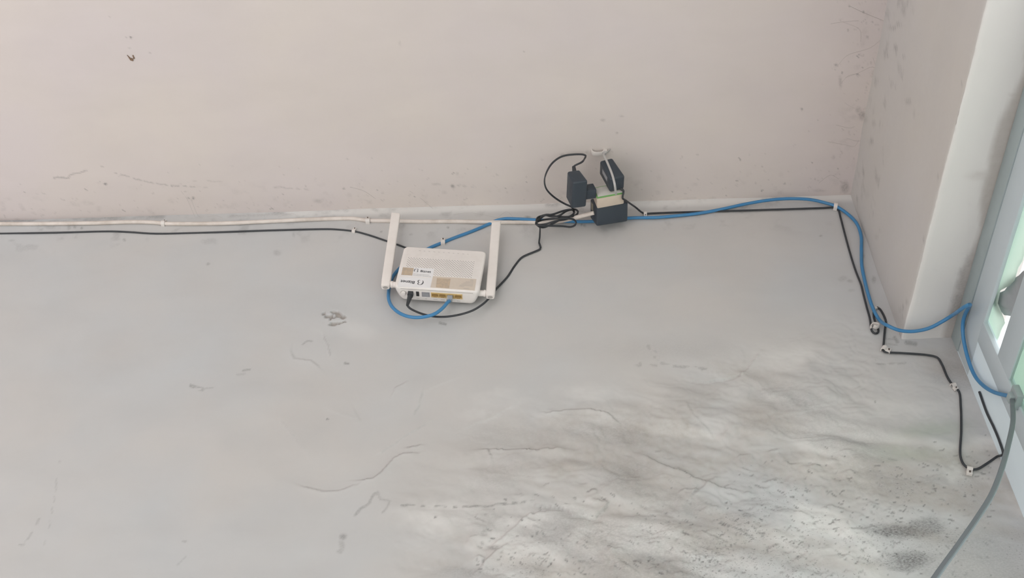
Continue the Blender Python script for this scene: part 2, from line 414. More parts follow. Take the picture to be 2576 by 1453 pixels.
# ------------------------------------------------------------------ the setting: back wall
def build_wall():
    xs = np.arange(-1.10, XR + 0.02, 0.0026); zs = np.arange(2.50, H + 0.006, 0.0026)
    X, Z = np.meshgrid(xs, zs)
    P = np.stack([X, np.full_like(X, D), Z], -1)
    F = Field(P, X + 5, Z + 5)
    px, py = F.px, F.py
    A, B = F.A, F.B
    # uneven plaster everywhere, rougher in the damp lower right
    F.h += (fbm(A, B, 4.5, 1, 3) - .5) * 0.0065
    rough = smooth01(py + (px - 1500) * 0.28, 900, 1180) * smooth01(px, 850, 1350)
    lowmid = smooth01(py, 800, 1000) * (1 - smooth01(px, 1500, 2000))
    c, s_ = math.cos(-.35), math.sin(-.35)
    U = A * c + B * s_ * 1.0; Vv = -A * s_ + B * c
    rid = fbm(U * 0.45, Vv * 1.3, 11, 40, 3)
    F.h += rough * np.sqrt((rid - .5) ** 2 + .05 ** 2) * 0.026
    F.h += rough * (fbm(A, B, 55, 60, 3) - .5) * 0.0040
    F.h += lowmid * (fbm(U * .6, Vv, 12, 71, 2) - .5) * 0.0035
    terr = fbm(A * 1.0, B * 1.5, 10, 83, 3)
    F.h += rough * (smooth01(terr, .47, .50) + smooth01(terr, .58, .605)) * 0.0013
    # overall damp of the lower right
    F.damp += rough * smooth01(fbm(U * .5, Vv * 1.3, 9, 21, 4), .42, .72) * 0.60
    F.mould += rough * smooth01(fbm(U * .5, Vv * 1.3, 8, 121, 4), .48, .76) * 0.26
    F.white += rough * smooth01(fbm(U * .6, Vv * 1.2, 10, 33, 3), .52, .70) * 0.7
    sp = smooth01(py + (px - 1500) * 0.22, 1130, 1400) * smooth01(px, 1000, 1400)
    F.speck += sp * (0.35 + 0.65 * smooth01(fbm(A, B, 7, 51, 3), .40, .65))
    # lighter, drier patches
    for x, y, rx, ry, an in ((1650, 1262, 120, 30, -.05), (1469, 1275, 75, 20, .1), (1790, 1093, 75, 75, .3), (1975, 1340, 110, 60, 0), (1865, 1420, 60, 22, .3),
                             (1490, 990, 110, 30, -.1), (1300, 1320, 120, 40, -.3), (2140, 1390, 120, 40, 0), (2390, 1010, 90, 40, 0), (2400, 1185, 50, 25, .2),
                             (2300, 1000, 120, 70, 0), (1120, 1300, 140, 50, 0), (1240, 1020, 120, 40, -.4)):
        wb = F.blob(x, y, rx, ry, an, 4.0, .05); wb = wb * (.35 + .65 * smooth01(fbm(U * .5, Vv * 1.4, 20, 37, 4), .36, .60))
        F.white = np.maximum(F.white, wb * (.30 + .3 * smooth01(py, 1050, 1250))); F.damp *= 1 - .75 * wb; F.mould *= 1 - .6 * wb
    # brownish damp
    for x, y, rx, ry, an, k in ((1595, 1093, 150, 75, -.15, .50), (1924, 1051, 110, 60, .2, .45), (1427, 1178, 80, 40, -.2, .5), (1990, 1175, 170, 55, .2, .42),
                                (1722, 1064, 40, 28, 0, .55), (1440, 1060, 120, 40, -.2, .35), (2110, 1240, 110, 60, .3, .35), (1810, 1160, 60, 35, -.4, .45),
                                (1500, 1370, 90, 40, 0, .30), (1880, 940, 120, 30, .25, .30), (1130, 1420, 60, 25, .2, .3), (1830, 1340, 70, 35, .5, .30)):
        F.damp = np.maximum(F.damp, F.blob(x, y, rx, ry, an, 2.5, .1) * k * 1.25)
    for x, y, rx, ry, an, k in ((1427, 1325, 140, 80, -.1, .26), (1574, 1195, 90, 50, -.1, .30), (2000, 1010, 150, 60, .3, .18), (1260, 1200, 130, 60, -.4, .16),
                                (1880, 1300, 40, 18, 0, .35), (1700, 880, 260, 40, 0, .10), (1330, 1430, 80, 25, 0, .25), (2400, 880, 40, 40, 0, .16),
                                (2200, 1225, 130, 40, 0, .22), (2330, 1210, 90, 20, -.1, .2), (1180, 1440, 110, 25, 0, .3), (2460, 1290, 60, 60, 0, .12)):
        F.mould = np.maximum(F.mould, F.blob(x, y, rx, ry, an, 2.0, .05) * k)
    # the two black mould patches and their spray
    for x, y, rx, ry, k in ((2270, 1335, 95, 24, .75), (2330, 1325, 60, 26, .6), (2290, 1405, 80, 28, .75), (2235, 1338, 40, 14, .8), (2270, 1425, 40, 14, .6)):
        F.mould = np.maximum(F.mould, F.blob(x, y, rx, ry, .03, 2.2, .25) * k)
    F.speck = np.maximum(F.speck, F.blob(2280, 1370, 280, 120, 0, 2, .3))
    # green lens-flare ghost, painted into the wall colour
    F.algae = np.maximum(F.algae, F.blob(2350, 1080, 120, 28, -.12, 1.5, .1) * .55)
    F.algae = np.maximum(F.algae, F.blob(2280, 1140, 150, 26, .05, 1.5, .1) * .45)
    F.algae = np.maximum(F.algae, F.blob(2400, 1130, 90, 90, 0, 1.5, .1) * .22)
    # chipped patch with bare render showing
    n = fbm(A, B, 80, 77, 3)
    chip = F.blob(838, 800, 36, 19, .15, 1.0, .45) * smooth01(n, .36, .44)
    chip = smooth01(chip, .25, .45)
    F.h -= chip * 0.0035; F.damp = np.maximum(F.damp, chip); F.mould = np.maximum(F.mould, chip * .12)
    F.h += (F.blob(838, 800, 70, 40, .1, 1, .2) - chip) * 0.0022
    F.white = np.maximum(F.white, F.blob(900, 830, 60, 30, .3, 1, .2) * .25)
    # raised edges and creases
    lip = F.lip
    lip([(733, 880), (733, 892), (740, 900), (765, 904), (785, 906), (800, 920)], .0018, 12, .10)
    lip([(833, 893), (826, 868), (815, 848)], .0020, 10, .35)
    lip([(985, 992), (993, 976), (1015, 965)], .0022, 10, .12)
    lip([(1140, 957), (1085, 977), (1062, 992)], .0007, 14)
    lip([(1062, 990), (1055, 1010)], .0016, 10, .12)
    lip([(1056, 1019), (1045, 1040)], .0016, 10, .15)
    lip([(1290, 1022), (1240, 1052), (1180, 1075)], .0012, 14, .05)
    lip([(1066, 1070), (1010, 1105), (961, 1136)], .0016, 12, .12)
    lip([(760, 1130), (735, 1090), (712, 1062)], .0015, 12, .10)
    lip([(890, 1030), (905, 1060), (870, 1045), (840, 1035)], .0010, 12, .05)
    lip([(768, 1223), (790, 1230), (817, 1235), (858, 1232), (889, 1221)], .0026, 14, .18)
    lip([(911, 1206), (942, 1203), (970, 1176), (988, 1151), (1010, 1142), (1035, 1139)], .0040, 14, .38)
    lip([(1025, 1125), (1056, 1121)], .0024, 8, .5)
    lip([(1215, 1131), (1225, 1131), (1232, 1145)], .0030, 10, .4)
    lip([(1240, 1131), (1300, 1131), (1350, 1133), (1405, 1131)], .0036, 12, .32)
    lip([(1376, 1038), (1420, 1034), (1481, 1032), (1528, 1042), (1545, 1055)], .0040, 12, .22)
    lip([(1743, 954), (1789, 958), (1861, 941)], -.0035, 14, .14)
    lip([(1861, 941), (1880, 925), (1903, 895)], .0022, 12, .05)
    lip([(1933, 996), (1903, 962), (1861, 941)], .0030, 12, .10)
    lip([(1730, 1021), (1760, 1059), (1789, 1089)], .0018, 8)
    lip([(1629, 1152), (1688, 1178), (1747, 1199), (1806, 1220), (1853, 1232)], .0035, 14, .22)
    lip([(1750, 1230), (1740, 1250), (1775, 1215)], .0030, 12, .15)
    lip([(1345, 1268), (1420, 1280), (1440, 1297), (1500, 1298), (1528, 1270)], -.0045, 12, .22)
    lip([(1500, 1258), (1530, 1265), (1520, 1282)], .0030, 10, .35)
    lip([(1580, 1298), (1640, 1292), (1690, 1300)], .0022, 12, .1)
    lip([(1250, 1360), (1330, 1290), (1400, 1285)], .0040, 18, .12)
    lip([(1200, 1430), (1240, 1390), (1270, 1370)], .0040, 14, .3)
    lip([(2140, 1332), (2165, 1330), (2199, 1321)], .0030, 10, .55)
    lip([(1560, 1415), (1600, 1440)], .0024, 10, .15)
    lip([(1720, 1390), (1780, 1400), (1810, 1395)], .0026, 10, .35)
    lip([(1770, 1345), (1800, 1352), (1830, 1362)], .0030, 10, .35)
    lip([(2222, 861), (2258, 866)], .0016, 8, .3)
    rng = random.Random(5)
    for _ in range(170):                       # small flakes all over the damp area
        x = rng.uniform(1180, 2480); y = rng.uniform(1130, 1453)
        if rng.random() > smooth01(np.array(y + (x - 1500) * .2), 1080, 1330): continue
        a = rng.uniform(-.5, .4); L = rng.uniform(6, 22)
        lip([(x, y), (x + L * .5, y + L * .5 * a + rng.uniform(-3, 3)), (x + L, y + L * a)], rng.uniform(.0012, .0030), rng.uniform(5, 10), rng.uniform(.05, .45), .4)
    F.h -= np.minimum(rough * .0035, .0035)
    near = smooth01(px, 2120, 2260)
    F.h = F.h * (1 - .72 * near) - .0008 * near
    # dark drawn marks, scuffs and dashes
    ln = F.line
    ln([(951, 1237), (940, 1243), (935, 1250), (928, 1264), (918, 1272), (908, 1278), (892, 1294)], 5, .38, .4)
    ln([(951, 1237), (958, 1254), (982, 1260), (974, 1275), (964, 1288)], 4, .28, .4)
    ln([(1013, 1269), (1091, 1271), (1153, 1274), (1246, 1268), (1345, 1262)], 4, .55, .4, .52)
    ln([(1629, 870), (1645, 890), (1655, 912)], 9, .30, .8, .5); ln([(1640, 870), (1666, 914)], 7, .28, .8, .5)
    ln([(1637, 917), (1700, 919), (1743, 921), (1785, 926)], 5, .32, .6, .4)
    ln([(1597, 912), (1608, 916)], 9, .35, .5, .35); ln([(1768, 926), (1788, 928)], 6, .4, .5, .4)
    ln([(1813, 1313), (1850, 1331), (1895, 1353)], 3, .6, .1)
    ln([(480, 970), (492, 975), (510, 979)], 7, .45, .4, .3); ln([(505, 978), (545, 975)], 3, .3, .3, .4)
    ln([(612, 931), (634, 929)], 4, .4, .4, .3); ln([(596, 942), (615, 940)], 4, .22, .3)
    ln([(1106, 813), (1120, 816)], 4, .55, .3)
    ln([(868, 913), (877, 914)], 3.5, .55, .3); ln([(760, 866), (772, 858), (785, 858)], 3, .35, .4)
    ln([(150, 1160), (140, 1230), (130, 1300), (112, 1370)], 3, .22, .3, .5); ln([(100, 1300), (88, 1330), (60, 1370), (48, 1369)], 4, .28, .3, .5)
    ln([(460, 1360), (488, 1361)], 4, .3, .3, .4); ln([(468, 1397), (445, 1420)], 3, .18, .3)
    ln([(2200, 905), (2210, 914), (2225, 915), (2275, 912)], 4, .3, .5, .45)
    ln([(2228, 850), (2250, 853)], 3, .3, .3); ln([(2280, 860), (2302, 864)], 8, .5, .4)
    ln([(2252, 848), (2258, 858)], 6, .45, .4)
    for x, y, rx, ry, k in ((864, 1349, 11, 9, .55), (861, 1370, 9, 18, .28), (855, 1386, 10, 6, .3), (1218, 1338, 9, 11, .4), (1212, 1364, 6, 6, .4), (1240, 1377, 20, 8, .45),
                            (822, 1053, 3, 3, .9), (1367, 465, 1, 1, .1), (523, 663, 7, 3, .4), (313, 604, 4, 4, .5), (697, 634, 12, 8, .25), (1096, 1299, 4, 4, .8), (2201, 1010, 4, 3, .6),
                            (2065, 592, 5, 4, .45), (2120, 700, 16, 8, .22), (2140, 706, 8, 5, .35), (2198, 702, 6, 10, .35), (2174, 643, 4, 6, .3), (2143, 730, 10, 5, .2),
                            (175, 572, 5, 9, .4), (190, 572, 4, 5, .5), (208, 574, 3, 4, .5), (740, 590, 5, 8, .25), (1330, 546, 10, 4, .5), (1345, 553, 6, 5, .4), (960, 585, 4, 3, .5),
                            (1464, 565, 3, 4, .7), (1472, 567, 4, 5, .5), (1035, 590, 6, 3, .25), (1127, 573, 3, 3, .6), (30, 605, 10, 4, .2), (665, 555, 6, 4, .3)):
        F.mould = np.maximum(F.mould, F.blob(x, y, rx, ry, 0, .5, .3) * k)
    # pits and flecks of the flaking paint
    rg = random.Random(23); nz, nx = X.shape
    for _ in range(1000):
        x = rg.uniform(1180, 2500); y = rg.uniform(1090, 1453)
        if rg.random() > float(smooth01(np.array(y + (x - 1500) * .18), 1170, 1420)): continue
        p = wl(x, y); i = int((p.z - zs[0]) / .0026); j = int((p.x - xs[0]) / .0026); k = rg.uniform(.25, .75); dv = rg.choice((-1, -1, 1))
        for _s in range(rg.choice((1, 1, 1, 2, 2, 3, 4))):
            if 0 < i < nz and 0 < j < nx:
                F.mould[i, j] = max(F.mould[i, j], k); F.h[i, j] -= .0012
            j += rg.choice((1, 1, 1, 0)); i += dv if rg.random() < .5 else 0
    # grime hugging the joint with the ceiling, and fainter dark patches in a wider band below it
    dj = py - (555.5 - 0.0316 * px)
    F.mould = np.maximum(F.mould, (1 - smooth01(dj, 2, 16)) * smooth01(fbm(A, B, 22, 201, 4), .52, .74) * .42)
    F.white = np.maximum(F.white, smooth01(px, 500, 800) * (1 - smooth01(dj, 8, 24)) * .85)
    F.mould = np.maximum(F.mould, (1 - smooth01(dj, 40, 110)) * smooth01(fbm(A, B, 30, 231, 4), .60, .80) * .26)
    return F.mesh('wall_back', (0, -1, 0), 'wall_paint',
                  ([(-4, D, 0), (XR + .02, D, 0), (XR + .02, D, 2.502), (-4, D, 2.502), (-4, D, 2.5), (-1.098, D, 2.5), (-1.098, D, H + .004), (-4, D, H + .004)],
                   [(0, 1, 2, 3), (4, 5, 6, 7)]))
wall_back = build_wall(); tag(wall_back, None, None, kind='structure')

# ------------------------------------------------------------------ ceiling
def build_ceiling():
    xs = np.arange(-1.15, XB + 0.012, 0.003); ys = np.arange(1.12, D + 0.006, 0.003)
    X, Y = np.meshgrid(xs, ys)
    F = Field(np.stack([X, Y, np.full_like(X, H)], -1), X + 5, Y + 5)
    px, py = F.px, F.py; A, B = F.A, F.B
    F.h += (fbm(A, B, 3.5, 301, 2) - .5) * 0.004
    dj = (555.5 - 0.0316 * px) - py
    db = (2136 + (482 - py) * .2137) - px          # distance to the beam, in picture units
    F.mould = np.maximum(F.mould, (1 - smooth01(dj, 5, 110)) * smooth01(fbm(A, B, 50, 311, 5), .62, .84) * .15)
    F.mould = np.maximum(F.mould, (1 - smooth01(db, 5, 110)) * smooth01(fbm(A, B, 50, 321, 5), .60, .84) * .15)
    F.speck = np.maximum(F.speck, (1 - smooth01(dj, 20, 120)) * .30)
    F.speck = np.maximum(F.speck, (1 - smooth01(db, 20, 150)) * .25)
    F.damp = np.maximum(F.damp, (1 - smooth01(db, 10, 150)) * .10)
    F.damp = np.maximum(F.damp, (1 - smooth01(dj, 0, 90)) * .06)
    ln = F.line
    ln([(135, 446), (160, 445), (172, 447), (178, 438), (200, 434), (220, 428)], 2.6, .45, .3)
    ln([(255, 417), (290, 434), (330, 445), (365, 455), (400, 462), (440, 466), (520, 470)], 2.4, .38, .3, .35)
    ln([(440, 466), (500, 452), (560, 457)], 2.2, .18, .4, .4); ln([(690, 470), (790, 476)], 3, .25, .5, .5); ln([(1090, 462), (1200, 470)], 3, .2, .5, .5)
    for x, y, rx, ry, k in ((328, 94, 4, 3, .9), (317, 94, 2.5, 2.5, .4), (325, 121, 2.5, 2.5, .5), (377, 134, 3, 2.5, .4), (275, 42, 3, 2, .3), (267, 462, 5, 3, .8), (137, 447, 4, 3, .4),
                            (1138, 468, 6, 6, .6), (1150, 437, 6, 4, .2), (486, 497, 4, 5, .75), (474, 497, 3, 3, .6), (435, 466, 3, 2.5, .7), (865, 474, 3, 3, .6), (1005, 108, 3, 10, .14),
                            (1318, 130, 2, 3, .3), (2018, 274, 3, 4, .7), (1517, 302, 8, 4, .3), (1565, 292, 8, 3, .25), (1552, 333, 4, 3, .4), (1755, 388, 4, 3, .3), (874, 399, 3, 3, .3),
                            (800, 505, 14, 6, .25), (1415, 390, 8, 5, .30), (1477, 382, 5, 6, .2), (1190, 520, 12, 6, .25), (1365, 400, 4, 3, .2),
                            (2137, 15, 3, 3, .5), (2172, 30, 4, 5, .6), (2133, 75, 3, 3, .6), (2194, 54, 3, 3, .5), (2103, 162, 4, 4, .6), (2158, 186, 4, 3, .5), (2182, 93, 4, 5, .4),
                            (2114, 205, 5, 18, .3), (2170, 290, 12, 14, .45), (2160, 275, 8, 10, .3), (2200, 190, 6, 10, .3), (2125, 470, 12, 18, .45), (2096, 395, 4, 7, .25), (2060, 478, 20, 4, .22)):
        F.mould = np.maximum(F.mould, F.blob(x, y, rx, ry, 0, .35, .3) * k)
    rg = random.Random(31); ny_, nx_ = X.shape
    for _ in range(300):                       # fly specks and dust, thickest by the joints
        if rg.random() < .74:
            x = rg.uniform(-50, 2130); y = 553 - .0316 * x - abs(rg.gauss(0, 55))
        else:
            y = rg.uniform(0, 480); x = 2136 + (482 - y) * .2137 - abs(rg.gauss(0, 60))
        p = cl(x, y); i = int((p.y - ys[0]) / .003); j = int((p.x - xs[0]) / .003); k = rg.uniform(.06, .26) if rg.random() < .9 else .55
        for _s in range(rg.choice((1, 1, 1, 1, 2, 3))):
            if 0 < i < ny_ and 0 < j < nx_: F.mould[i, j] = max(F.mould[i, j], k)
            j += rg.choice((1, 0, -1)); i += rg.choice((0, 1, -1))
    return F.mesh('ceiling', (0, 0, -1), 'ceiling_paint',
                  ([(XL, -2.2, H), (XR + .1, -2.2, H), (XR + .1, 1.122, H), (XL, 1.122, H), (XL, 1.12, H), (-1.148, 1.12, H), (-1.148, D + .006, H), (XL, D + .006, H)],
                   [(0, 1, 2, 3), (4, 5, 6, 7)]))
ceiling = build_ceiling(); tag(ceiling, None, None, kind='structure')
roof = box('roof_slab', 'painted_plain', None, XL, XR + .10, -2.2, D + .12, H + .03, H + .16); tag(roof, None, None, kind='structure')

# ------------------------------------------------------------------ beam: side face and underside as one skin with a worn edge
def build_beam():
    prof = []
    for t in np.linspace(0, 1, 56): prof.append((XB, H + .004 - t * (H + .004 - ZS - .003), 0))
    for t in np.linspace(.15, 1, 4): prof.append((XB + .003 * t, ZS + .003 * (1 - t), 1))
    for t in np.linspace(.04, 1, 30): prof.append((XB + .003 + t * (XR + .09 - XB - .003), ZS, 2))
    ys = np.concatenate([np.array([-2.2, 0.2]), np.arange(0.70, D + .004, 0.006)])
    n, mrows = len(prof), len(ys)
    PX = np.array([p[0] for p in prof]); PZ = np.array([p[1] for p in prof])
    X = np.repeat(PX[None], mrows, 0); Z = np.repeat(PZ[None], mrows, 0); Y = np.repeat(ys[:, None], n, 1)
    # gentle unevenness
    S = np.arange(n)[None] * .008 + 0 * Y
    wob = (fbm(S + 3, Y + 3, 6, 401, 3) - .5) * .005
    edge = np.exp(-((np.arange(n) - 57) / 3.0) ** 2)[None]
    nick = (vnoise(Y + 7, 0 * Y + 1, 30, 431) - .5) * .0018 + (vnoise(Y + 7, 0 * Y + 1, 120, 437) - .5) * .0014
    side = (np.arange(n) < 57)[None]
    X = X + np.where(side, wob, 0) + edge * nick; Z = Z + np.where(side, 0, wob) + edge * nick * .8
    F = Field(np.stack([X, Y, Z], -1), S + 5, Y + 5)
    px, py = F.px, F.py
    sidem = np.repeat(side, mrows, 0)
    F.mould = np.maximum(F.mould, sidem * (Z > H - .16) * smooth01(fbm(S, Y, 40, 441, 4), .62, .80) * .28)
    for x, y, rx, ry, k in ((2245, 70, 12, 4, .5), (2252, 120, 6, 5, .7), (2254, 134, 3, 8, .3), (2234, 141, 5, 4, .4), (2272, 142, 4, 3, .4), (2284, 255, 10, 7, .4), (2300, 285, 3, 14, .2),
                            (2192, 355, 6, 8, .5), (2160, 440, 5, 4, .3), (2172, 435, 3, 12, .5), (2262, 62, 10, 4, .5), (2170, 300, 14, 10, .25), (2199, 310, 5, 8, .3),
                            (2205, 595, 6, 5, .25), (2213, 580, 5, 4, .2), (2265, 780, 6, 8, .2), (2258, 845, 9, 12, .55), (2272, 775, 3, 8, .45), (2268, 795, 3, 6, .4), (2282, 760, 3, 6, .4),
                            (2323, 603, 4, 6, .4), (2358, 443, 3, 6, .4), (2417, 212, 3, 5, .5), (2440, 516, 4, 2, .4), (2382, 850, 12, 5, .25), (2355, 680, 5, 3, .25)):
        F.mould = np.maximum(F.mould, F.blob(x, y, rx, ry, 0, .3, .3) * k)
    so = ~sidem
    # grime and overpaint along the window side of the underside
    strip = so * smooth01(X + (fbm(S, Y, 9, 451, 3) - .5) * .03, XR - .022, XR - .008)
    F.damp = np.maximum(F.damp, strip * .42)
    F.damp = np.maximum(F.damp, so * F.blob(2475, 440, 50, 14, -.08, 1, .4) * .30)
    F.damp = np.maximum(F.damp, so * F.blob(2553, 240, 16, 8, 0, 1, .4) * .35)
    F.mould = np.maximum(F.mould, so * F.blob(2415, 760, 22, 70, .30, 2, .3) * .30)
    F.mould = np.maximum(F.mould, so * F.blob(2425, 680, 14, 60, .25, 2, .3) * .2)
    F.damp = np.maximum(F.damp, so * F.blob(2510, 425, 22, 22, 0, 1, .3) * .35)
    F.white = np.maximum(F.white, so * (1 - strip) * (.80 + .2 * fbm(S, Y, 5, 461, 2)))
    F.damp = np.maximum(F.damp, sidem * smooth01(py, -200, 300) * .10)
    nv = n * mrows
    o = F.mesh('beam', (0, 0, 0), 'beam_paint')
    return o
beam = build_beam(); tag(beam, 'painted concrete beam dropping below the ceiling beside the window', None, kind='structure')

# ------------------------------------------------------------------ right wall with its ventilator and window openings, floor, added light-blocking walls
YJ = 1.566         # jamb line of the openings
def right_wall():
    bm = bmesh.new(); t = XR + .010
    bm_box(bm, XR, t, YJ, D + .02, 0, ZS)                 # pier in the corner
    bm_box(bm, XR, t, -2.2, YJ, 0, 1.0)                   # below the sill
    bm_box(bm, XR, t, -2.2, 0.55, 1.0, ZS)  # unseen stretch closed up to cut the light from the window
    return from_bm('wall_right', bm, 'pier_haze_paint')
tag(right_wall(), None, None, kind='structure')
win = empty('window_1', Matrix.Translation((XR, 0, 0)))
tag(win, 'grey-green painted window frame with a narrow ventilator above', None, kind='structure')
box('header', 'frame_paint', win, -.003, .020, 0.55, D - .002, 3.172, ZS - .001, .002)
box('head_rail', 'frame_paint_pale', win, -.001, .007, 0.55, D - .002, 3.110, 3.172, .002)
box('transom', 'frame_paint_pale', win, -.001, .007, 0.55, YJ + .01, 2.970, 3.030, .002)
box('jamb', 'frame_paint_pale', win, -.0015, .007, YJ - .001, YJ + .045, 1.0, 3.112, .0010)
box('sill', 'frame_paint_pale', win, -.01, .03, 0.55, YJ, .98, 1.02, .003)
box('mullion', 'frame_paint_pale', win, .0, .012, 1.00, 1.05, 1.02, 3.112, .003)
for y0, y1 in ((1.05, YJ - .001), (.56, 1.00)):
    box('pane', 'window_glass', win, .002, .005, y0, y1, 1.02, 2.970)
fl = box('floor', 'concrete_floor', None, XL, XR, -2.6, D, -.1, 0); tag(fl, None, None, kind='structure')
fw = box('wall_light_block', 'painted_plain', None, -0.3, XR + .09, -2.3, -2.2, 0, H + .03); tag(fw, None, None, kind='structure')  # unseen wall added to shut out sky light and darken the right side
def sun_shield():  # made-up corrugated sheet, added to stop sun streaks through the ventilator
    bm = bmesh.new(); n = 60; top = []; lo = []
    for k in range(n + 1):
        y = -1.2 + (D + 1.2 + .3) * k / n; w = .012 * math.sin(k * 2.1)
        top.append((bm.verts.new((XR + .06, y, 3.60 + w)), bm.verts.new((XR + 1.0, y, 3.42 + w))))
    for k in range(n): bm.faces.new((top[k][0], top[k][1], top[k + 1][1], top[k + 1][0]))
    o = from_bm('sun_shield', bm, 'sun_shield_sheet', None, True); md = o.modifiers.new('thickness', 'SOLIDIFY'); md.thickness = .002
    return tag(o, None, None, kind='structure')
sun_shield()
nw = box('wall_sky_block', 'sky_block_render', None, -5.2, -5.0, -12, 8, -.1, 5.0); tag(nw, None, None, kind='structure')  # unseen wall added to hold back low sky light from the left
gr = box('ground', 'yard_ground', None, -14, 14, -16, 12, -.2, -.11); tag(gr, None, None, kind='structure')

# ------------------------------------------------------------------ router
def rotvec(w):
    w = Vector(w); return Matrix.Rotation(w.length, 3, w.normalized()) if w.length > 1e-9 else Matrix.Identity(3)
RW, RH, RT = 0.1670, 0.1185, 0.0335
RM = rotvec((0.03, 0.128, 0.012))
RN = onY(991.6, 719.8, 1.653)                      # front, lower left corner of the casing
RMW = Matrix.Translation(RN) @ RM.to_4x4()
RINV = RMW.inverted()
def router_front(px, py, y=0.0):
    d = RINV.to_3x3() @ ray(px, py); o = RINV @ CAM
    return o + d * ((y - o.y) / d.y)
def router_port(px, py, z=0.0):
    d = RINV.to_3x3() @ ray(px, py); o = RINV @ CAM
    return o + d * ((z - o.z) / d.z)
def rc(x, y): return 980 + x / 8.073, 600 + y / 8.073     # close-up of the router -> photograph

def rrect(x0, x1, z0, z1, r, n=6):
    out = []
    for cx_, cz_, a0 in ((x1 - r, z1 - r, 0), (x0 + r, z1 - r, 90), (x0 + r, z0 + r, 180), (x1 - r, z0 + r, 270)):
        for k in range(n + 1):
            a = math.radians(a0 + 90 * k / n); out.append((cx_ + r * math.cos(a), cz_ + r * math.sin(a)))
    return out
def loft(name, mat, parent, sections):
    bm = bmesh.new(); rings = []
    for y, pts in sections: rings.append([bm.verts.new((a, y, c)) for a, c in pts])
    n = len(rings[0])
    for q in range(len(rings) - 1):
        for k in range(n): bm.faces.new((rings[q][k], rings[q][(k + 1) % n], rings[q + 1][(k + 1) % n], rings[q + 1][k]))
    bm.faces.new(rings[0]); bm.faces.new(rings[-1][::-1])
    return from_bm(name, bm, mat, parent, True)

router = empty('wifi_router', RMW)
tag(router, 'white wifi router with two flat antennas mounted on the wall below the ceiling', 'router')
secs = []
for y, ins, dz in ((0.0, .0030, .0030), (.0006, .0015, .0015), (.0022, .0003, .0004), (.0050, 0, 0), (.0100, .0004, 0), (.0150, .0016, .0), (.0240, .0050, 0.0), (.0310, .0085, 0.0), (RT, .0105, .001)):
    secs.append((y, rrect(ins, RW - ins, dz, RH - ins * .9, .0085)))
casing = loft('casing', 'white_plastic', router, secs)
# moulded seam between the face and the connector side
bm = bmesh.new(); bm_box(bm, .012, RW - .012, .0046, .0054, -.0003, .001)
from_bm('seam', bm, 'print_grey', router)

# ventilation holes: two staggered fields of small dark holes around the stickers
def vents():
    bm = bmesh.new()
    corner = [router_front(*rc(*q)) for q in ((345, 385), (1735, 490), (1665, 800), (300, 575))]
    x0, x1 = corner[3].x + .004, corner[1].x - .001
    zt, zb = corner[0].z, corner[2].z
    row = 0; z = zt
    lim = router_front(*rc(880, 700)).x; zl = router_front(*rc(600, 590)).z
    while z > zb:
        x = x0 + (row % 2) * .00275
        while x < x1:
            if not (x < lim + .0015 and z < zl):
                rr = .00085
                bm.faces.new([bm.verts.new((x + rr * math.cos(k * math.pi / 4), -.00012, z + rr * .95 * math.sin(k * math.pi / 4))) for k in range(8)])
            x += .0055
        z -= .00285; row += 1
    return from_bm('vent_holes', bm, 'vent_dark', router)
vents()['kind'] = 'stuff'

def sticker(name, mat, corners, lift=.0002, parent=router):
    q = [router_front(*rc(*c)) for c in corners]
    bm = bmesh.new()
    lo = [bm.verts.new((p.x, 0.0004, p.z)) for p in q]; hi = [bm.verts.new((p.x, -lift, p.z)) for p in q]
    bm.faces.new(hi)
    for i in range(4): bm.faces.new((lo[i], lo[(i + 1) % 4], hi[(i + 1) % 4], hi[i]))
    return from_bm(name, bm, mat, parent)
lab1 = sticker('info_sticker', 'paper_white', [(255, 572), (905, 612), (875, 790), (225, 755)])
lab1['label'] = 'white sticker with a small picture, logo and two lines of print'
lab2 = sticker('name_sticker', 'paper_white', [(205, 775), (862, 800), (828, 1000), (165, 965)], .00025)
lab2['label'] = 'white sticker with the brand name printed upside down'
lab3 = sticker('serial_sticker', 'paper_tan', [(882, 762), (1765, 822), (1728, 1055), (832, 992)], .0003)
lab3['label'] = 'tan paper serial label with lines of small print'
sticker('picture', 'paper_beige', [(270, 582), (492, 600), (460, 750), (236, 737)], .0005, lab1)
sticker('code_patch', 'paper_beige', [(962, 800), (1238, 818), (1210, 1008), (942, 990)], .0006, lab3)['label'] = 'plain brown square where the printed code sits'

def facing(px0, px1):
    a, c = router_front(*rc(*px0)), router_front(*rc(*px1)); return (c - a)
def swoosh(parent, c, s, flip, mat='print_ink'):
    """the double-curve emblem beside the name"""
    k = -1 if flip else 1
    def P(a, b_): return (c.x + k * a * s, 0, c.z + k * b_ * s)
    def stroke(pts, ws):
        S = spline([Vector(P(*q)) for q in pts], .0004); n = len(S); bm = bmesh.new(); prev = None
        for i, p in enumerate(S):
            t = (S[min(i + 1, n - 1)] - S[max(i - 1, 0)]).normalized(); nn = Vector((-t.z, 0, t.x))
            f = i / (n - 1) * (len(ws) - 1); j = min(int(f), len(ws) - 2); w = (ws[j] + (ws[j + 1] - ws[j]) * (f - j)) * s
            a, b2 = p + nn * w, p - nn * w
            cur = (bm.verts.new((a.x, -.0006, a.z)), bm.verts.new((b2.x, -.0006, b2.z)))
            if prev: bm.faces.new((prev[0], cur[0], cur[1], prev[1]))
            prev = cur
        return from_bm('emblem', bm, mat, parent)
    stroke([(-.30, -.48), (-.44, -.20), (-.44, .12), (-.28, .42), (.0, .55)], [.02, .06, .09, .06, .01])
    stroke([(-.05, .52), (.25, .46), (.34, .26), (.18, .06), (.36, -.14), (.32, -.40), (.05, -.50)], [.01, .05, .06, .04, .07, .06, .01])
def fm(x, y):
    return router_front(*rc(x, y))
